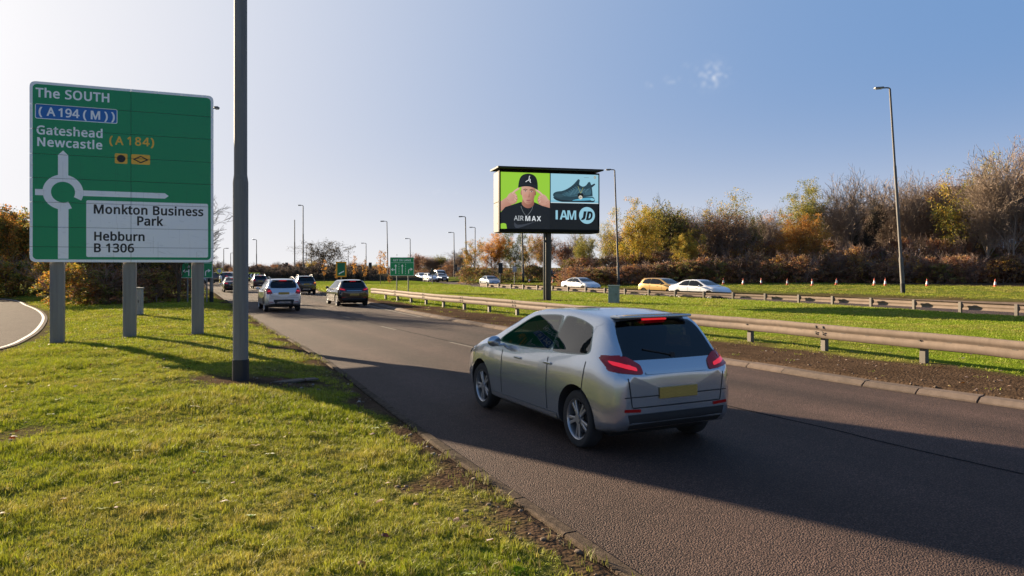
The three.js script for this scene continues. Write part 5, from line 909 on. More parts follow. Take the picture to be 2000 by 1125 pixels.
  const ly = K.tail[0][0][1] - 0.03, by = K.plate - 0.14; g.tailgate = [patch([[-0.6, by], [0.6, by], [0.6, by + 0.012], [-0.6, by + 0.012]], 'rear', 1, 0.003, 3), ...[1, -1].map((s) => { const q = [[0.6, by + 0.012], [0.612, by + 0.012], [0.66, ly], [0.648, ly]]; return patch(s > 0 ? q : mir(q), 'rear', 1, 0.003, 3); }), patch([[-0.7, ly - 0.2], [0.7, ly - 0.2], [0.7, ly - 0.19], [-0.7, ly - 0.19]], 'rear', 1, 0.003, 3)];
  const wz = hit(new THREE.Vector3(0, K.rearGlass[0][1] + 0.05, 5), new THREE.Vector3(0, 0, -1)).point.z, wz2 = hit(new THREE.Vector3(-0.3, K.rearGlass[0][1] + 0.12, 5), new THREE.Vector3(0, 0, -1)).point.z;
  g.wiper = type === 'saloon' ? null : merge([new THREE.TubeGeometry(new THREE.LineCurve3(new THREE.Vector3(0.02, K.rearGlass[0][1] + 0.03, wz + 0.03), new THREE.Vector3(-0.34, K.rearGlass[0][1] + 0.1, wz2 + 0.03)), 4, 0.009, 6), cyl(0.03, 0.03, 0.03, 0, 0, 0, 10).rotateX(Math.PI / 2).translate(0.02, K.rearGlass[0][1] + 0.03, wz + 0.01)]);
  g.garnish = patch([[-0.42, K.tail[0][0][1] - 0.005], [0.42, K.tail[0][0][1] - 0.005], [0.42, K.tail[0][0][1] + 0.02], [-0.42, K.tail[0][0][1] + 0.02]], 'rear', 1, 0.008, 3);
  g.reflectors = [1, -1].map((s) => { const q = [[0.5, 0.48], [0.7, 0.49], [0.7, 0.52], [0.5, 0.51]]; return patch(s > 0 ? q : mir(q), 'rear', 1, 0.008, 2); });
  const pz = hit(new THREE.Vector3(0, K.plate, 5), new THREE.Vector3(0, 0, -1)).point.z, fz = hit(new THREE.Vector3(0, 0.5, -5), new THREE.Vector3(0, 0, 1)).point.z;
  g.plate = rbox(0.52, 0.115, 0.012, 0, K.plate, pz + 0.012, 0.004, 1); g.plateFront = rbox(0.52, 0.115, 0.012, 0, 0.47, fz - 0.014, 0.004, 1);
  const bz = hit(new THREE.Vector3(0, K.brake - 0.02, 5), new THREE.Vector3(0, 0, -1))?.point.z ?? K.L / 2 - 0.5;
  g.brake = rbox(0.34, 0.022, 0.03, 0, K.brake - 0.012, bz + 0.035, 0.006, 1);
  g.spoiler = type === 'saloon' || type === 'van' ? null : rbox(1.02, 0.03, 0.2, 0, K.brake + 0.018, bz - 0.01, 0.012, 2);
  const mx = K.axles[1] - 0.72; g.mirrors = [-1, 1].map((s) => { const q = new THREE.SphereGeometry(0.5, 14, 10).scale(0.2, 0.14, 0.1).translate(s * (along(K.wide, mx) + 0.1), along(K.belt, mx) + 0.08, K.L / 2 - mx + 0.0); return merge([q, rbox(0.12, 0.035, 0.05, s * (along(K.wide, mx)), along(K.belt, mx) + 0.03, K.L / 2 - mx, 0.012, 1)]); });
  g.handles = [-1, 1].flatMap((s) => [0.82, 1.62].map((o) => { const u = K.doors[0] + o - 0.1, h = hit(new THREE.Vector3(s * 3, along(K.belt, u) - 0.1, K.L / 2 - u), new THREE.Vector3(-s, 0, 0)); return rbox(0.02, 0.028, 0.17, h.point.x + s * 0.012, h.point.y, h.point.z, 0.008, 1); }));
  const tw = 0.205; g.tyre = lathe([[K.wheel - 0.105, -tw / 2 + 0.02], [K.wheel - 0.03, -tw / 2], [K.wheel - 0.006, -tw / 2 + 0.03], [K.wheel, 0], [K.wheel - 0.006, tw / 2 - 0.03], [K.wheel - 0.03, tw / 2], [K.wheel - 0.105, tw / 2 - 0.02]], 32).rotateZ(-Math.PI / 2);
  const rr = K.wheel - 0.1, sp = []; for (let k = 0; k < 5; k++) for (const o of [-0.16, 0.16]) sp.push(rbox(0.03, rr * 0.98, 0.035, 0, rr * 0.5, 0, 0.008, 1).rotateX(k * 1.2566 + o).translate(tw / 2 - 0.045, 0, 0));
  g.rim = merge([...sp, lathe([[rr + 0.006, -tw / 2 + 0.03], [rr - 0.016, -tw / 2 + 0.05], [rr - 0.016, tw / 2 - 0.03], [rr + 0.006, tw / 2 - 0.012]], 32).rotateZ(-Math.PI / 2), new THREE.CylinderGeometry(0.05, 0.06, 0.05, 14).rotateZ(-Math.PI / 2).translate(tw / 2 - 0.04, 0, 0)]);
  g.disc = new THREE.CylinderGeometry(rr * 0.72, rr * 0.72, 0.03, 24).rotateZ(-Math.PI / 2).translate(0.0, 0, 0);
  if (K.rails) g.rails = [-1, 1].map((s) => new THREE.TubeGeometry(new THREE.CatmullRomCurve3([[s * 0.57, K.H - 0.06, K.L / 2 - 0.6], [s * 0.58, K.H + 0.035, K.L / 2 - 0.75], [s * 0.575, K.H + 0.04, K.L / 2 - 1.9], [s * 0.57, K.H - 0.04, K.L / 2 - 2.15]].map((p) => new THREE.Vector3(...p))), 20, 0.016, 6));
  carCache.set(type, { K, g }); return { K, g };
}
// car standing at (x, z) under its middle, nose along the plan heading [hx, hz]
function car(type, label, [x, y, z], [hx, hz], paintM, { lit = true, head = false, simple = false, group, category = 'car', rim = carM.rim, indicator = false, trimLow = true } = {}) {
  const { K, g } = carModel(type), t = thing(type === 'van' ? 'van' : type === 'suv' ? 'crossover_car' : type === 'saloon' ? 'saloon_car' : 'hatchback_car', label, category, [x, y, z], Math.atan2(-hx, -hz), group ?? 'cars on the road');
  const body = mesh('body', g.body, g.body.userData.slots ? g.body.userData.slots.map((k) => k ? carM.cabin : paintM) : paintM, t);
  if (!simple) { for (const q of g.seats) mesh('seat', q, carM.seat, t); for (const q of g.rests) mesh('headrest', q, carM.seat, t); mesh('dashboard', g.dash, carM.cabin, t); mesh('steering_wheel', g.wheelG, carM.cabin, t); }
  for (const s of g.seams) mesh('panel_gap', s, carM.seam, body);
  for (const s of g.tailgate) mesh('panel_gap', s, carM.seam, body);
  for (const s of g.sideGlass) mesh('side_window', s, carM.glass, t);
  mesh('rear_window', g.rearGlass, carM.darkGlass, t); mesh('windscreen', g.frontGlass, carM.glass, t);
  g.tails.forEach((q, i) => { const lamp = mesh('tail_light', q, carM.tail, t); if (lit) mesh('lit_bar', g.bars[i], carM.tailLit, lamp); }); for (const q of g.tailSides) mesh('tail_light_side', q, carM.tail, t);
  if (indicator) mesh('indicator_light', new THREE.SphereGeometry(0.06, 12, 8).translate(0.72, K.plate + 0.12, K.L / 2 - 0.02), carM.amber, t);
  for (const q of g.heads) mesh('headlight', q, head ? carM.headLit : carM.head, t);
  mesh('rear_bumper_trim', g.lowTrim, trimLow ? carM.trim : paintM, t); mesh('grille', g.grille, carM.trim, t); if (g.skid) mesh('skid_plate', g.skid, carM.chrome, t);
  mesh('number_plate', g.plate, carM.plateRear, t); mesh('number_plate', g.plateFront, carM.plateFront, t);
  if (g.wiper) mesh('rear_wiper', g.wiper, carM.trim, t); mesh('tailgate_trim', g.garnish, carM.chrome, t); for (const q of g.reflectors) mesh('reflector', q, carM.tail, t);
  if (g.spoiler) mesh('roof_spoiler', g.spoiler, paintM, t); if (type !== 'van') mesh('brake_light', g.brake, lit ? carM.tailLit : carM.tail, t);
  for (const q of g.mirrors) mesh('mirror', q, paintM, t); for (const q of g.handles) mesh('door_handle', q, paintM, t); for (const q of g.sills) mesh('sill_trim', q, type === 'suv' ? carM.trim : carM.chrome, t); if (g.rails) for (const q of g.rails) mesh('roof_rail', q, carM.chrome, t);
  for (const u of K.axles) for (const s of [-1, 1]) {
    const w = new THREE.Group(); w.name = 'wheel'; t.add(w); w.position.set(s * K.track, K.wheel, K.L / 2 - u); if (s < 0) w.rotation.y = Math.PI;
    mesh('tyre', g.tyre, carM.tyre, w); const rm = mesh('rim', g.rim, rim, w); mesh('brake_disc', g.disc, carM.rimDark, w); w.rotation.x = u;
  }
  mesh('underbody', box(1.3, 0.1, K.L - 0.7, 0, K.low[2][1] + 0.02, 0), carM.well, t);
  return t;
}
{
  const h0 = [-0.452, -0.892], heading = (d) => { const q = mainLeft.findIndex((p) => -p[1] > d), a = mainLeft[q - 8], b = mainLeft[q + 8], l = Math.hypot(b[0] - a[0], b[1] - a[1]); return [(b[0] - a[0]) / l, (b[1] - a[1]) / l]; };
  // near car: its left rear wheel stands at G(1150, 872), heading up the road
  const silver = paint(0.46, 0.49, 0.53, 0.75, 0.24), K = CARS.hatch, place = (px, py, K, h, side = -1, off = 0) => { const [wx, wz] = G(px, py), rx = -h[1], rz = h[0]; return [wx - rx * side * K.track + h[0] * (K.L / 2 - K.axles[0]), 0.02, wz - rz * side * K.track + h[1] * (K.L / 2 - K.axles[0])]; };
  car('hatch', 'silver hatchback with red tail lights passing close on the near road', place(1142, 876, K, h0), h0, silver, { category: 'car' }).scale.set(1.02, 1.06, 1);
  const mid = (px, py, type, h) => { const [x, z] = G(px, py), k = CARS[type]; return [x + h[0] * (k.L / 2 - k.axles[0]), 0.02, z + h[1] * (k.L / 2 - k.axles[0])]; };
  let h = heading(38);
  car('suv', 'silver crossover car driving away behind the near lamp column', mid(551, 608.5, 'suv', h), h, paint(0.55, 0.57, 0.60, 0.5, 0.3), { trimLow: true }).scale.setScalar(0.93);
  car('hatch', 'dark hatchback driving away beside the end of the crash barrier', mid(687, 598, 'hatch', heading(44)), heading(44), paint(0.006, 0.006, 0.009, 0.0, 0.14)).scale.setScalar(0.96);
  h = heading(60);
  car('suv', 'black crossover ahead of the silver crossover with amber indicator lit', mid(597, 575.5, 'suv', h), h, paint(0.02, 0.02, 0.022, 0.3, 0.3), { indicator: true, lit: false }).scale.setScalar(0.86);
  h = heading(72);
  car('suv', 'dark red brown crossover braking below the chevron board', mid(508, 564, 'suv', h), h, paint(0.045, 0.022, 0.022, 0.3, 0.3)).scale.setScalar(0.8);
  car('saloon', 'black saloon car partly hidden by the near lamp column', mid(455, 571, 'saloon', h), h, paint(0.012, 0.012, 0.013, 0.3, 0.25)).scale.setScalar(0.88);
  const cross = [-0.95, -0.3];
  car('hatch', 'dark car turning behind the splitter island bollard', [acrossAt(424, 92), 0.01, -92], cross, paint(0.03, 0.028, 0.03), {});
  car('hatch', 'silver grey car half hidden left of the near column in front of the chevrons', [acrossAt(449, 96), 0.01, -96], [0.3, 0.95], paint(0.4, 0.42, 0.45), { lit: false });
  car('saloon', 'dark blue car glimpsed under the lane arrow sign', [acrossAt(363, 88), 0.01, -88], [0.9, 0.2], paint(0.03, 0.035, 0.05), { lit: false });
  car('hatch', 'silver car glimpsed under the lane arrow sign beside the sign post', [acrossAt(376, 92), 0.01, -92], [0.85, 0.4], paint(0.38, 0.4, 0.43), { lit: false });
  // oncoming, on the opposite carriageway
  const back = (d) => { const q = farNear.findIndex((p) => -p[1] > d), a = farNear[q + 8], b = farNear[q - 8], l = Math.hypot(b[0] - a[0], b[1] - a[1]); return [(b[0] - a[0]) / l, (b[1] - a[1]) / l]; };
  const opp = (type, label, px, d, p, o = {}) => car(type, label, [acrossAt(px, d), lerp(-0.19, 0.01, smooth(80, 105, d)), -d], back(Math.min(d - 4, 100)), p, { lit: false, group: 'oncoming cars on the opposite carriageway', ...o });
  opp('hatch', 'golden yellow hatchback coming the other way behind the far barrier', 1298, 56, paint(0.42, 0.25, 0.06, 0.35, 0.35));
  opp('saloon', 'white car in front of the yellow one behind the far barrier', 1368, 51, paint(0.66, 0.67, 0.70, 0.1, 0.3), { head: false });
  opp('saloon', 'pale silver car passing right of the billboard post', 1135, 66, paint(0.55, 0.56, 0.58, 0.5, 0.3)).scale.setScalar(0.95);
  opp('saloon', 'blue grey silver car left of the billboard post', 957, 85, paint(0.30, 0.33, 0.37, 0.5, 0.3)).scale.setScalar(0.9);
  opp('saloon', 'white car leaving the junction leftmost of the oncoming queue', 823, 112, paint(0.7, 0.7, 0.71, 0.1, 0.3), { head: true }).scale.setScalar(0.86);
  opp('hatch', 'white car with the dark triangular sign before it', 841, 104, paint(0.72, 0.72, 0.73, 0.1, 0.3), { head: true }).scale.setScalar(0.86);
  opp('hatch', 'dark oncoming car in front of the pale van', 861, 104, paint(0.03, 0.025, 0.028), { head: true }).scale.setScalar(0.86);
  opp('van', 'pale van behind the dark oncoming car', 858, 112, paint(0.42, 0.40, 0.38, 0.2, 0.4), { category: 'van' }).scale.setScalar(0.86);
  car('saloon', 'dark car parked on the side road beside the billboard post', [acrossAt(1099, 92), 0.52, -92], [0.99, 0.05], paint(0.03, 0.032, 0.036), { lit: false, group: 'cars away from the main road' });
}
// ------------------------------------------------------------------ trees, bushes and hedges
const barkM = std({ color: C(0.15, 0.12, 0.095), map: rep(soilMap, 1), roughness: 0.95 }), paleBark = std({ color: C(0.44, 0.375, 0.32), map: rep(soilMap, 1), roughness: 0.95 }), twigM = std({ color: C(0.24, 0.165, 0.13), roughness: 0.95 });
const leafM = phys({ color: C(1, 1, 1), vertexColors: true, roughness: 0.8, transmission: 0.48, thickness: 0, side: THREE.DoubleSide, specularIntensity: 0.35 });
const PAL = {
  yellow: [[0.558, 0.388, 0.046], [0.465, 0.357, 0.054], [0.341, 0.310, 0.046], [0.589, 0.341, 0.046], [0.248, 0.264, 0.046]],
  olive: [[0.232, 0.232, 0.046], [0.295, 0.264, 0.046], [0.171, 0.186, 0.039], [0.419, 0.310, 0.054], [0.139, 0.155, 0.031]],
  orange: [[0.558, 0.232, 0.039], [0.465, 0.217, 0.046], [0.388, 0.186, 0.046], [0.310, 0.202, 0.046], [0.589, 0.310, 0.046]],
  brown: [[0.27, 0.125, 0.065], [0.34, 0.17, 0.075], [0.20, 0.095, 0.055], [0.38, 0.23, 0.08], [0.24, 0.15, 0.075]],
  russet: [[0.372, 0.155, 0.078], [0.310, 0.139, 0.078], [0.403, 0.202, 0.093], [0.248, 0.124, 0.070]],
  green: [[0.093, 0.116, 0.031], [0.124, 0.139, 0.039], [0.070, 0.093, 0.031], [0.171, 0.171, 0.046]],
  dark: [[0.060, 0.054, 0.036], [0.078, 0.066, 0.042], [0.096, 0.078, 0.048], [0.048, 0.048, 0.030]],
  heather: [[0.075, 0.060, 0.055], [0.095, 0.070, 0.060], [0.060, 0.055, 0.045], [0.110, 0.085, 0.065]],
};
class Wood {
  constructor() { this.pos = []; this.idx = []; this.tips = []; this.uv = []; }
  tube(p0, p1, r0, r1, sides) {
    const d = p1.clone().sub(p0), L = d.length() || 1e-6; d.divideScalar(L);
    const a = Math.abs(d.y) < 0.9 ? new THREE.Vector3(0, 1, 0).cross(d).normalize() : new THREE.Vector3(1, 0, 0).cross(d).normalize(), b = d.clone().cross(a), o = this.pos.length / 3;
    for (let e = 0; e < 2; e++) for (let k = 0; k < sides; k++) { const t = k / sides * 6.2832, c = Math.cos(t), s = Math.sin(t), r = e ? r1 : r0, p = e ? p1 : p0; this.pos.push(p.x + (a.x * c + b.x * s) * r, p.y + (a.y * c + b.y * s) * r, p.z + (a.z * c + b.z * s) * r); this.uv.push(k / sides, e * L); }
    for (let k = 0; k < sides; k++) { const k2 = (k + 1) % sides; this.idx.push(o + k, o + k2, o + sides + k, o + k2, o + sides + k2, o + sides + k); }
  }
  grow(r, p, dir, len, rad, level, o) {
    const seg = level === 0 ? 4 : level < 3 ? 3 : 2; let q = p.clone(), d = dir.clone(), rr = rad; const kids = [];
    for (let s = 0; s < seg; s++) {
      d.add(new THREE.Vector3((r() - 0.5), (r() - 0.5) * 0.6 + o.up * (level ? 1 : 0.3), (r() - 0.5)).multiplyScalar(o.wander * (level ? 1 : 0.4))).normalize();
      const n = q.clone().addScaledVector(d, len / seg), r2 = Math.max(o.thin, rr * (level === 0 ? 0.86 : 0.78));
      this.tube(q, n, rr, r2, level < 2 ? 6 : level < 3 ? 4 : 3);
      q = n; rr = r2;
      if (level > 0 || s >= o.bare) kids.push([q.clone(), d.clone(), rr]);
    }
    if (level >= o.levels) { this.tips.push(q); return; }
    for (const [kp, kd, kr] of kids) for (let k = 0; k < o.kids[level]; k++) {
      if (r() < 0.12 && level) continue;
      const a = r() * 6.2832, sp = lerp(o.spread[0], o.spread[1], r()), t = Math.abs(kd.y) < 0.9 ? new THREE.Vector3(0, 1, 0).cross(kd).normalize() : new THREE.Vector3(1, 0, 0).cross(kd).normalize(), b = kd.clone().cross(t);
      const nd = kd.clone().multiplyScalar(Math.cos(sp)).addScaledVector(t, Math.sin(sp) * Math.cos(a)).addScaledVector(b, Math.sin(sp) * Math.sin(a)).normalize();
      this.grow(r, kp, nd, len * lerp(o.shrink[0], o.shrink[1], r()), Math.max(o.thin, kr * lerp(0.5, 0.72, r())), level + 1, o);
    }
    if (level >= o.levels - 1) this.tips.push(q);
  }
  geometry() { return buf(this.pos, this.idx, this.uv); }
}
function leafCloud(r, centres, per, spread, size, pal, squash = 0.8) {
  const pos = [], col = [], idx = [], gs = () => (r() + r() + r() - 1.5) * 1.15;
  for (const c of centres) {
    const tone = lerp(0.75, 1.25, r()), hue = Math.floor(r() * pal.length);
    for (let i = 0; i < per; i++) {
      const x = c.x + gs() * spread, y = c.y + gs() * spread * squash, z = c.z + gs() * spread, s = size * lerp(0.6, 1.3, r());
      const ax = new THREE.Vector3(r() - 0.5, r() - 0.5, r() - 0.5).normalize(), bx = new THREE.Vector3(r() - 0.5, r() - 0.5, r() - 0.5).cross(ax).normalize(), o = pos.length / 3;
      for (const [u, v] of [[-1, 0], [0, -0.55], [1, 0], [0, 0.55]]) pos.push(x + (ax.x * u + bx.x * v) * s, y + (ax.y * u + bx.y * v) * s, z + (ax.z * u + bx.z * v) * s);
      const k = pal[r() < 0.6 ? hue : Math.floor(r() * pal.length)], t = tone * lerp(0.75, 1.25, r());
      for (let q = 0; q < 4; q++) col.push(k[0] * t, k[1] * t, k[2] * t);
      idx.push(o, o + 1, o + 2, o, o + 2, o + 3);
    }
  }
  return buf(pos, idx, null, col);
}
const UPV = new THREE.Vector3(0, 1, 0);
function leafyTree(seed, H, pal, { width = 0.62, clumps = 260, per = 22, leaf = 0.13, bareTop = 0.12, low = 0.12, bark = barkM } = {}) {
  const r = rng(seed), w = new Wood(), R = H * width / 2;
  const trunks = r() < 0.5 ? 1 : 2;
  for (let k = 0; k < trunks; k++) w.grow(r, new THREE.Vector3((r() - 0.5) * 0.3 * k, 0, (r() - 0.5) * 0.3 * k), new THREE.Vector3((r() - 0.5) * 0.3, 1, (r() - 0.5) * 0.3).normalize(), H * 0.62, H * 0.014 / trunks + 0.03, 0, { levels: 3, kids: [3, 2, 2], spread: [0.4, 0.9], shrink: [0.42, 0.62], wander: 0.28, up: 0.35, bare: 0, thin: 0.006 });
  const cs = [], ph = r() * 50;
  for (const t of w.tips) if (r() < 0.8 && t.y > H * low) cs.push(t);
  let guard = 0; while (cs.length < clumps && guard++ < 9000) {
    const a = r() * 6.283, y = lerp(low, 1 - bareTop * 0.4, r()), prof = Math.pow(Math.sin(Math.PI * clamp((y - low * 0.4) / (1.03 - low * 0.4))), 0.62) * lerp(0.75, 1.15, fbm(Math.cos(a) * 1.6 + ph, Math.sin(a) * 1.6 + y * 4, 3, seed)), rad = R * prof * Math.pow(r(), 0.38);
    if (fbm(Math.cos(a) * 2.3 + ph + 9, y * 6 + Math.sin(a) * 2, 2, seed + 3) < 0.36) continue;
    cs.push(new THREE.Vector3(Math.cos(a) * rad, y * H, Math.sin(a) * rad));
  }
  const wood = w.geometry(), leaves = leafCloud(r, cs, per, H * 0.035 + 0.08, leaf, pal); leaves.computeBoundingBox(); const kk = H / leaves.boundingBox.max.y; wood.scale(kk, kk, kk); leaves.scale(kk, kk, kk); return { wood, leaves, bark };
}
function bareTree(seed, H, { kids = [3, 3, 2, 2, 2], leaves = null, per = 3, leaf = 0.1, bark = paleBark, spread = [0.3, 0.78], stems = 2, thin = 0.013, levels = 4, up = 0.28 } = {}) {
  const r = rng(seed), w = new Wood();
  for (let k = 0; k < stems; k++) w.grow(r, new THREE.Vector3((r() - 0.5) * 0.5 * Math.min(k, 2), 0, (r() - 0.5) * 0.5 * Math.min(k, 2)), new THREE.Vector3((r() - 0.5) * 0.36, 1, (r() - 0.5) * 0.36).normalize(), H * lerp(0.5, 0.62, r()), H * 0.011, 0, { levels, kids, spread, shrink: [0.45, 0.7], wander: 0.22, up, bare: 1, thin });
  const box3 = new THREE.Box3(); w.tips.forEach((t) => box3.expandByPoint(t));
  const k = H / box3.max.y, g = w.geometry().scale(k, k, k);
  return { wood: g, leaves: leaves ? leafCloud(r, w.tips.filter(() => r() < 0.55).map((t) => t.multiplyScalar(k)), per, 0.22, leaf, leaves) : null, bark };
}
function bush(seed, W, H, pal, { clumps = 130, per = 26, leaf = 0.085, stems = 9, spread = 0.2 } = {}) {
  const r = rng(seed), w = new Wood(), cs = [];
  for (let k = 0; k < stems; k++) w.grow(r, new THREE.Vector3((r() - 0.5) * W * 0.35, 0, (r() - 0.5) * W * 0.35), new THREE.Vector3((r() - 0.5) * 1.2, 1, (r() - 0.5) * 1.2).normalize(), H * lerp(0.6, 0.85, r()), 0.03, 0, { levels: 2, kids: [2, 2], spread: [0.3, 0.8], shrink: [0.35, 0.55], wander: 0.3, up: 0.3, bare: 0, thin: 0.007 });
  const ph = r() * 30;
  for (let i = 0; i < clumps; i++) { const a = r() * 6.283, y = Math.pow(r(), 0.75), rad = W / 2 * Math.sqrt(Math.max(0.05, 1 - Math.pow(y, 2.6))) * Math.pow(r(), 0.36) * lerp(0.75, 1.2, fbm(Math.cos(a) * 1.5 + ph, Math.sin(a) * 1.5 + y * 2, 3, seed)); cs.push(new THREE.Vector3(Math.cos(a) * rad, y * H * lerp(0.85, 1.1, fbm(a * 2, ph, 2, seed)), Math.sin(a) * rad)); }
  return { wood: w.geometry(), leaves: leafCloud(r, cs, per, spread, leaf, pal), bark: twigM };
}
function plant(name, label, category, model, [x, y, z], turn, scale, group, woodName = 'trunk', crownName = 'crown') {
  const t = thing(name, label, category, [x, y, z], turn, group); t.scale.set(...(Array.isArray(scale) ? scale : [scale, scale, scale]));
  mesh(woodName, model.wood, model.bark, t);
  if (model.leaves) { const c = mesh(crownName, model.leaves, leafM, t); c.userData.kind = 'stuff'; }
  return t;
}
const spot = (px, d, hf) => { const x = acrossAt(px, d); return [x, hf(x, -d) - 0.08, -d]; };
{
  // models, 10 m tall unless said
  const T = {
    yellow: leafyTree(1, 10, PAL.yellow, { width: 0.7, clumps: 330, per: 42, leaf: 0.085 }), olive: leafyTree(2, 10, PAL.olive, { width: 0.78, clumps: 340, per: 42, leaf: 0.085 }), orange: leafyTree(3, 10, PAL.orange, { width: 0.85, clumps: 360, per: 44, leaf: 0.085, low: 0.06 }),
    green: leafyTree(4, 10, PAL.green, { width: 0.8, clumps: 330, per: 42, leaf: 0.085 }), dark: leafyTree(5, 10, PAL.dark, { width: 0.66, clumps: 200, per: 36, leaf: 0.085 }), slim: leafyTree(6, 10, PAL.olive, { width: 0.42, clumps: 190, per: 30, leaf: 0.085 }), mixed: leafyTree(7, 10, [...PAL.olive, ...PAL.orange], { width: 0.8, clumps: 330, per: 40, leaf: 0.085 }), thinOlive: leafyTree(8, 10, [...PAL.olive, ...PAL.yellow], { width: 0.66, clumps: 200, per: 20, leaf: 0.085 }),
    bareA: bareTree(21, 10, { stems: 3 }), bareB: bareTree(22, 10, { stems: 2 }), bareC: bareTree(23, 10, { stems: 4, leaves: PAL.brown, per: 3, leaf: 0.07 }), bareD: bareTree(24, 10, { stems: 3, leaves: PAL.olive, per: 3, bark: barkM }), russet: bareTree(25, 10, { stems: 3, leaves: PAL.russet, per: 4, bark: twigM, leaf: 0.09 }),
    round: bareTree(26, 10, { stems: 1, spread: [0.5, 0.95], leaves: PAL.dark, per: 2, bark: barkM, kids: [4, 3, 2, 2], up: 0.25, leaf: 0.12 }),
  };
  const right = 'trees in the wood behind the far verge';
  const put = (px, d, top, model, label, sx = 1) => { const p = spot(px, d, hFar), H = heightAt(top, d) - p[1], k = H / 10; plant('woodland_tree', label, 'tree', model, p, px * 0.7, [k * sx, k, k * sx], right); };
  put(928, 100, 462, T.mixed, 'orange and green tree at the left end of the wood', 1.1);
  put(962, 97, 447, T.orange, 'broad orange tree behind the traffic signal and silver car', 0.95);
  put(1000, 103, 444, T.green, 'dark green tree below the left edge of the billboard', 0.9);
  put(1035, 104, 452, T.mixed, 'green and brown tree behind the lamp column under the billboard', 0.85);
  put(1066, 112, 450, T.bareC, 'bare brown tree directly behind the billboard post');
  put(1102, 108, 470, T.russet, 'russet twiggy tree right of the billboard post');
  put(1128, 112, 445, T.bareA, 'bare grey tree below the right end of the billboard');
  put(1148, 86, 452, T.olive, 'olive green tree just left of the lamp column by the green cabinet', 0.85);
  put(1182, 92, 425, T.thinOlive, 'thin leaved yellow tree behind the lamp column by the green cabinet', 0.8);
  put(1243, 84, 382, T.yellow, 'tall yellow tree just right of the lamp column by the green cabinet', 0.85);
  put(1288, 90, 376, T.bareD, 'tall half bare tree beside the yellow tree', 1.0);
  put(1318, 94, 402, T.bareC, 'brown bare tree above the yellow car');
  put(1346, 79, 446, T.yellow, 'short yellow tree above the oncoming white car', 0.85);
  put(1372, 92, 392, T.bareA, 'grey bare tree left of the dark leafy tree', 1.0);
  put(1412, 88, 368, T.thinOlive, 'dark olive tree with ragged top in the middle of the wood', 0.9);
  put(1432, 85, 400, T.bareC, 'dense brown leafless tree in the middle of the wood', 1.25);
  put(1462, 88, 408, T.green, 'dark green tree between the brown tree and the orange tree', 0.6);
  put(1500, 96, 396, T.bareB, 'low bare tree just left of the big orange tree');
  put(1556, 80, 404, T.orange, 'big rounded orange tree in the wood', 1.25);
  put(1588, 90, 345, T.slim, 'slim tall green tree rising over the orange tree', 0.8);
  put(1650, 88, 322, T.bareA, 'tall bare tree left of the leaning lamp column', 0.9);
  put(1690, 88, 368, T.dark, 'dark ivy clad tree left of the leaning lamp column', 0.5);
  put(1728, 92, 335, T.bareB, 'tall bare tree behind the leaning lamp column', 1.0);
  put(1775, 91, 326, T.bareA, 'slender bare tree just right of the leaning lamp column', 0.9);
  put(1806, 92, 338, T.bareB, 'second slender bare tree right of the leaning lamp column', 0.9);
  put(1842, 90, 330, T.bareC, 'third slender bare tree right of the leaning lamp column', 0.9);
  put(1888, 84, 300, T.thinOlive, 'tall olive yellow tree in front of the brick building', 0.85);
  put(1932, 80, 302, T.bareA, 'half bare tree before the brick building', 0.9);
  put(1978, 78, 266, T.bareB, 'tallest bare brown tree at the right edge of the frame', 0.9);
  put(2026, 80, 268, T.bareC, 'bare tree cut by the right edge of the frame', 0.75);
  for (const [px, top, k, label] of [[1215, 440, 'bareC', 'twiggy brown tree in the back row behind the lamp column by the green cabinet'], [1268, 430, 'bareA', 'grey twiggy tree in the back row beside the tall yellow tree'], [1335, 415, 'bareC', 'twiggy tree in the back row above the yellow car'], [1390, 420, 'bareA', 'grey twiggy tree in the back row left of the ragged olive tree'], [1455, 415, 'bareC', 'twiggy tree in the back row behind the dark green tree'], [1482, 425, 'bareA', 'grey twiggy tree in the back row right of the dark green tree'], [1522, 420, 'bareC', 'twiggy tree in the back row touching the big orange tree'], [1618, 405, 'bareA', 'grey twiggy tree in the back row right of the slim green tree'], [1672, 385, 'bareC', 'twiggy tree in the back row left of the ivy clad tree'], [1708, 380, 'bareA', 'grey twiggy tree in the back row right of the ivy clad tree'], [1750, 390, 'bareC', 'twiggy tree in the back row behind the leaning lamp column'], [1825, 380, 'bareC', 'twiggy tree in the back row between slender bare trees'], [1862, 375, 'bareA', 'grey twiggy tree in the back row left of the tall olive tree'], [1908, 380, 'bareC', 'twiggy tree in the back row right of the tall olive tree']]) put(px, 102, top, T[k], label, 1.3);
  // thicket of brown bushes below them
  const B = [bush(41, 4, 3, PAL.brown), bush(42, 4, 3, [...PAL.brown, ...PAL.russet]), bush(43, 4, 3, [...PAL.brown, ...PAL.orange.slice(2)], { clumps: 120 }), bush(44, 4, 3, [...PAL.olive, ...PAL.brown])];
  const r = rng(45);
  for (let row = 0; row < 2; row++) for (let px = 1112 + row * 9; px < 2080; px += 19) {
    const d = (row ? 83 : 75) + r() * 4, p = spot(px + (r() - 0.5) * 12, d, hFar), tall = smooth(1150, 1450, px), H = heightAt(row ? lerp(505, lerp(470, 492, r()), tall) : lerp(524, lerp(494, 518, r()), tall), d) - p[1];
    plant('bramble_bush', row ? 'tall brown leaved bush at the back of the thicket under the wood' : 'brown leaved bush in the front of the thicket under the wood', 'bush', B[Math.floor(r() * 4)], p, r() * 6, [lerp(0.95, 1.3, r()), H / 3, lerp(0.95, 1.3, r())], row ? 'bushes at the back of the thicket' : 'bushes at the front of the thicket', 'stems', 'foliage');
  }
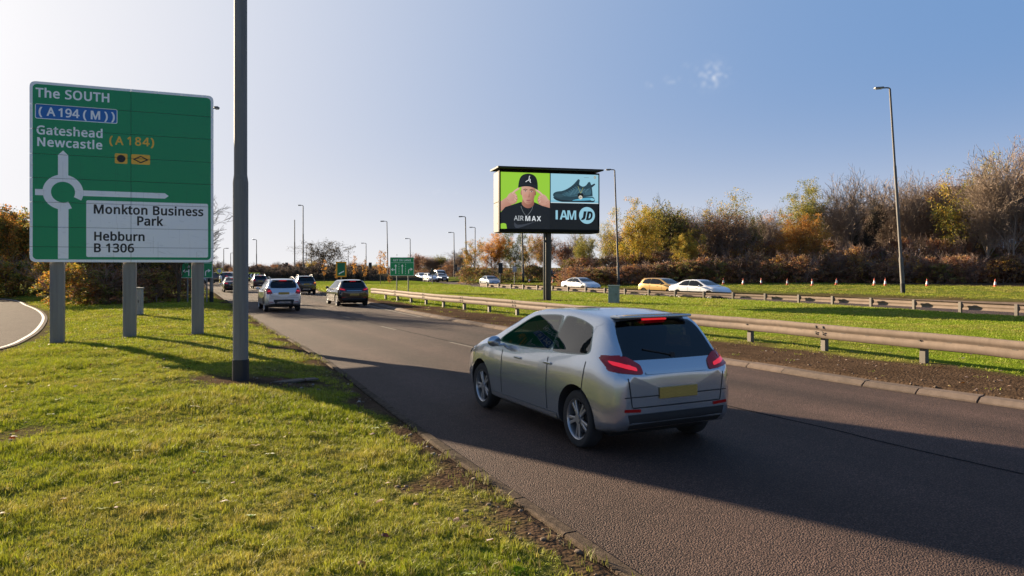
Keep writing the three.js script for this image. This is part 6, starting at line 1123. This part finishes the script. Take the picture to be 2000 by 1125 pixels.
  for (const [px, d, top, where] of [[915, 94, 520, 'beside the left lamp column at the wood edge'], [945, 92, 524, 'above the blue grey silver car'], [990, 90, 526, 'between the signal and the white topped sign'], [1040, 92, 518, 'left of the billboard post'], [1058, 93, 522, 'touching the billboard post'], [1120, 88, 512, 'above the pale silver car']]) { const p = spot(px, d, hFar), H = heightAt(top, d) - p[1]; plant('hedge_bush', 'dark low bush under the trees ' + where, 'bush', B[3], p, px, [1.0, H / 3, 1.0], 'bushes behind the billboard', 'stems', 'foliage'); }

  // far trees beyond the roundabout
  const low = () => 0, farGroup = 'distant trees beyond the roundabout';
  const far = (px, d, top, m, label, sx = 1) => { const p = spot(px, d, low), H = heightAt(top, d), k = H / 10; plant('distant_tree', label, 'tree', m, p, px, [k * sx, k, k * sx], farGroup); };
  far(650, 140, 466, T.round, 'round crowned bare tree standing above the roundabout', 1.7);
  far(606, 170, 505, T.yellow, 'small yellow tree left of the round bare tree');
  const WHERE = { 520: 'just right of the chevron board', 540: 'above the left end of the roundabout shrubs', 562: 'behind the dark wide sign back', 585: 'behind the tallest lamp column', 622: 'at the left foot of the round bare tree', 690: 'behind the second young tree right of the countdown sign', 735: 'left of the tallest young tree', 775: 'behind the GET IN LANE sign on the median', 815: 'just right of the GET IN LANE sign on the median', 838: 'behind the triangular sign back', 862: 'above the pale van', 885: 'behind the slim lamp column above the van', 900: 'tall and bare left of the orange tree', 470: 'behind the near lamp column', 445: 'left of the near lamp column', 426: 'above the blue roundabout sign' };
  for (const [px, d, top, k] of [[520, 200, 515, 'bareC'], [540, 210, 508, 'bareA'], [562, 205, 512, 'russet'], [585, 200, 506, 'bareC'], [622, 190, 505, 'russet'], [690, 180, 508, 'bareC'], [735, 190, 512, 'bareD'], [775, 185, 516, 'bareC'], [815, 175, 492, 'russet'], [838, 170, 497, 'bareC'], [862, 172, 493, 'bareD'], [885, 165, 500, 'bareC'], [900, 150, 482, 'bareA'], [470, 215, 520, 'bareC'], [445, 190, 512, 'bareC'], [426, 170, 505, 'bareA']])
    far(px, d, top, T[k], 'leafless far tree ' + WHERE[px], 1.5);
  for (let px = 470, i = 0; px < 900; px += 17, i++) { const d = 160 + (i % 3) * 14, p = spot(px, d, low), H = heightAt(lerp(516, 528, r()), d); plant('distant_bush', 'dark low bush in the far hedge line', 'bush', B[i % 3], p, i, [1.5, H / 3, 1.5], 'bushes in the far hedge line', 'stems', 'foliage'); }

  // left: hedge trees behind the big sign and beyond the slip road
  const GB = bush(49, 4, 3, [...PAL.yellow, ...PAL.olive, ...PAL.orange], { clumps: 150, per: 28 });
  const hl = (x, z) => hLeft(x, z), L = [leafyTree(61, 5, [...PAL.olive, ...PAL.orange], { width: 0.95, clumps: 340, per: 30, leaf: 0.075, low: 0.0 }), leafyTree(62, 5, [...PAL.green, ...PAL.orange], { width: 1.0, clumps: 340, per: 30, leaf: 0.075, low: 0.0 }), leafyTree(63, 5, [...PAL.dark, ...PAL.olive], { width: 1.0, clumps: 340, per: 32, leaf: 0.075, low: 0.0 })];
  const left = (px, d, top, m, label, sx = 1) => { const p = spot(px, d, hl), k = (heightAt(top, d) - p[1]) / 5; plant('hedge_tree', label, 'tree', m, p, px * 1.3, [k * sx, k, k * sx], 'hedge trees behind the big sign'); };
  left(-35, 56, 385, L[1], 'green and orange hedge tree at the left edge beyond the slip road');
  left(28, 54, 412, L[0], 'orange brown hedge tree left of the big sign', 0.9);
  left(85, 58, 405, L[1], 'tall hedge tree hidden behind the left side of the big sign');
  left(158, 41, 470, L[0], 'golden edged hedge tree between the first two sign posts', 0.95);
  left(215, 43, 440, L[1], 'green and brown hedge tree beside the middle sign post', 0.9);
  left(265, 42, 455, L[2], 'dark hedge tree behind the grey cabinet', 0.9);
  left(318, 43, 450, L[2], 'dark hedge tree with gold tips left of the third sign post', 0.85);
  for (const [px, d, top, where] of [[140, 38, 552, 'just right of the left sign post'], [190, 38.5, 560, 'midway between the left and middle sign posts'], [235, 39, 566, 'just left of the middle sign post'], [300, 40, 560, 'right of the grey concrete cabinet'], [20, 50, 548, 'by the bend of the slip road near the frame edge'], [60, 51, 545, 'beside the slip road left of the sign posts'], [-15, 50, 540, 'cut by the left edge of the frame'], [165, 47, 552, 'deep between the left and middle sign posts'], [215, 47, 550, 'deep behind the middle sign post'], [262, 46, 552, 'directly behind the grey concrete cabinet'], [325, 44, 556, 'just left of the third sign post'], [345, 46, 552, 'behind the third sign post'], [100, 50, 550, 'hidden behind the left sign post']]) { const p = spot(px, d, hl); plant('hedge_bush', 'low brown hedge bush ' + where, 'bush', px < 180 ? GB : B[px % 2 ? 1 : 3], p, px, [1.05, (heightAt(top - 34, d) - p[1]) / 3, 0.9], 'bushes along the left hedge', 'stems', 'foliage'); }
  { const p = spot(349, 40, hl), m = bareTree(71, 7, { stems: 2, bark: barkM }); plant('hedge_tree', 'dark bare trunked tree beside the lane arrow sign', 'tree', m, p, 1, [1, 0.9, 1], 'hedge trees behind the big sign'); }
  { const p = spot(396, 70, low), m = T.bareA; plant('roadside_tree', 'bare tree whose branches show past the right edge of the big sign', 'tree', m, p, 2, [0.42, 0.72, 0.42]); }
  // more hedge along the left of the main road, beyond
  left(128, 46, 430, L[0], 'orange and olive hedge tree just right of the left sign post', 1.0);
  left(185, 50, 425, L[2], 'dark hedge tree deep behind the golden edged one', 1.1);
  left(240, 50, 420, L[2], 'dark hedge tree deep behind the middle sign post', 1.1);
  left(295, 50, 430, L[2], 'dark hedge tree deep behind the grey cabinet', 1.1);
  left(335, 48, 455, L[2], 'dark hedge tree deep behind the third sign post', 0.8);
  left(55, 62, 420, L[2], 'dark hedge tree deep behind the left edge of the big sign', 1.1);
  left(0, 62, 425, L[0], 'brown hedge tree deep beyond the slip road bend', 1.1);
  for (const [px, d, top, where] of [[372, 84, 508, 'directly behind the lane arrow sign'], [300, 66, 496, 'far behind the grey cabinet'], [395, 98, 516, 'above the cars under the lane arrow sign'], [410, 125, 515, 'left of the blue roundabout sign']]) left(px, d, top, L[2], 'dark hedge tree ' + where, 1.1);

  // roundabout shrubs and young trees
  const S = [bush(81, 3, 2, PAL.heather, { clumps: 120, per: 26, leaf: 0.07, stems: 5, spread: 0.14 }), bush(82, 3, 2, [...PAL.heather, ...PAL.dark], { clumps: 120, per: 26, leaf: 0.07, stems: 5, spread: 0.14 })];
  const mound = new THREE.SphereGeometry(1, 40, 16, 0, 6.2832, 0, Math.PI / 2).scale(22, 1.35, 9).translate(acrossAt(606, 114), 0.0, -114), uvm = mound.attributes.uv, pm = mound.attributes.position;
  for (let i = 0; i < pm.count; i++) uvm.setXY(i, pm.getX(i), pm.getZ(i)); mound.setAttribute('color', new THREE.Float32BufferAttribute(new Array(pm.count).fill([0.09, 0.075, 0.05]).flat(), 3));
  struct('planting_mound', mound, M.verge);
  for (let row = 0; row < 4; row++) for (let px = 478 + row * 6; px < 742 - row * 10; px += 15) {
    const d = 105.5 + row * 2.6 + r() * 1.2, x = acrossAt(px + (r() - 0.5) * 8, d), u = (x - acrossAt(606, 114)) / 22, v = (-d + 114) / 9, y = 1.35 * Math.sqrt(Math.max(0, 1 - u * u - v * v));
    const k = lerp(0.45, 0.75, r()); plant('roundabout_shrub', 'low dark purple brown shrub massed on the roundabout', 'shrub', S[Math.floor(r() * 2)], [x, y - 0.05, -d], r() * 6, [k, k * lerp(0.7, 1.0, r()), k], 'dark shrubs massed on the roundabout', 'stems', 'foliage');
  }
  const saplingModel = (seed) => { const q = rng(seed), w = new Wood(); w.tube(new THREE.Vector3(0, -0.1, 0), new THREE.Vector3(0.03, 1.4, 0), 0.035, 0.028, 6); w.grow(q, new THREE.Vector3(0.03, 1.4, 0), UPV.clone(), 2.2, 0.026, 0, { levels: 1, kids: [3], spread: [0.4, 0.8], shrink: [0.2, 0.32], wander: 0.12, up: 0.3, bare: 0, thin: 0.006 }); const cs = []; for (let i = 0; i < 46; i++) { const y = lerp(1.2, 3.9, q()), a = q() * 6.28, rd = 0.42 * Math.sin(Math.PI * clamp((y - 1.0) / 3.1)) * Math.sqrt(q()) + 0.05; cs.push(new THREE.Vector3(Math.cos(a) * rd, y, Math.sin(a) * rd)); } return { wood: w.geometry(), leaves: leafCloud(q, cs, 9, 0.13, 0.075, PAL.orange.map((c) => c.map((v) => v * 0.85))), bark: barkM }; };
  const sap = [saplingModel(91), saplingModel(92)];
  for (const [px, d, top, label] of [[633.5, 96, 506, 'young tree with brown leaves left of the green and yellow sign'], [657, 95, 524, 'short young tree tight against the green and yellow sign'], [692.5, 96, 499, 'young brown leaved tree right of the green and yellow sign'], [712.5, 90, 507, 'bent young tree between two others on the lawn'], [743, 84, 489, 'tallest young tree left of the GET IN LANE sign on the lawn'], [751, 94, 492, 'young tree close behind the tallest one on the lawn'], [761, 80, 537, 'small orange sapling at the left post of the GET IN LANE sign'], [730, 112, 520, 'faint young tree behind the saplings at the edge of the shrubs'], [526.5, 122, 521, 'young brown tree left of three above the roundabout shrubs'], [543, 122, 518, 'young brown tree second of the group above the roundabout shrubs'], [551.5, 123, 521, 'young brown tree third of the group above the roundabout shrubs'], [582, 123, 516, 'young brown tree beside the tallest lamp column']]) {
    const x = acrossAt(px, d), y = d > 104 ? 1.0 : hMid(x, -d), H = heightAt(top, d) - y, k = H / 4; plant('young_tree', label, 'tree', sap[px % 2 > 1 ? 1 : 0], [x, y, -d], px, [Math.max(k, 0.7), k, Math.max(k, 0.7)], 'young trees on the roundabout');
  }
}
// building glimpsed behind the trees
{
  const d = 112, t = thing('building', 'flat roofed building glimpsed behind the bare trees near the right edge', 'building', [acrossAt(1965, d), 0, -d], -0.25), W = 16, H = heightAt(368, d);
  mesh('wall', box(W, H, 12, 0, H / 2, -6), std({ color: C(0.30, 0.19, 0.13), map: rep(fineMap, 0.5), roughness: 0.9 }), t);
  mesh('roof', box(W + 0.8, 0.5, 12.8, 0, H + 0.26, -6), std({ color: C(0.16, 0.15, 0.15), roughness: 0.8 }), t);
  const glass = std({ color: C(0.03, 0.035, 0.045), roughness: 0.1 }), fr = std({ color: C(0.5, 0.5, 0.5), roughness: 0.5 });
  for (let fl = 0; fl < 3; fl++) for (let k = 0; k < 6; k++) { const x = -W / 2 + 1.6 + k * 2.56, y = H - 2.0 - fl * 3.4, w = mesh('window', box(1.7, 1.6, 0.06, x, y, 0.04), glass, t); mesh('frame', merge([box(1.86, 0.1, 0.09, x, y + 0.84, 0.05), box(1.86, 0.1, 0.09, x, y - 0.84, 0.05), box(0.08, 1.6, 0.09, x - 0.89, y, 0.05), box(0.08, 1.6, 0.09, x + 0.89, y, 0.05), box(0.05, 1.6, 0.09, x, y, 0.052)]), fr, w); }
}
renderer.render(scene, camera);
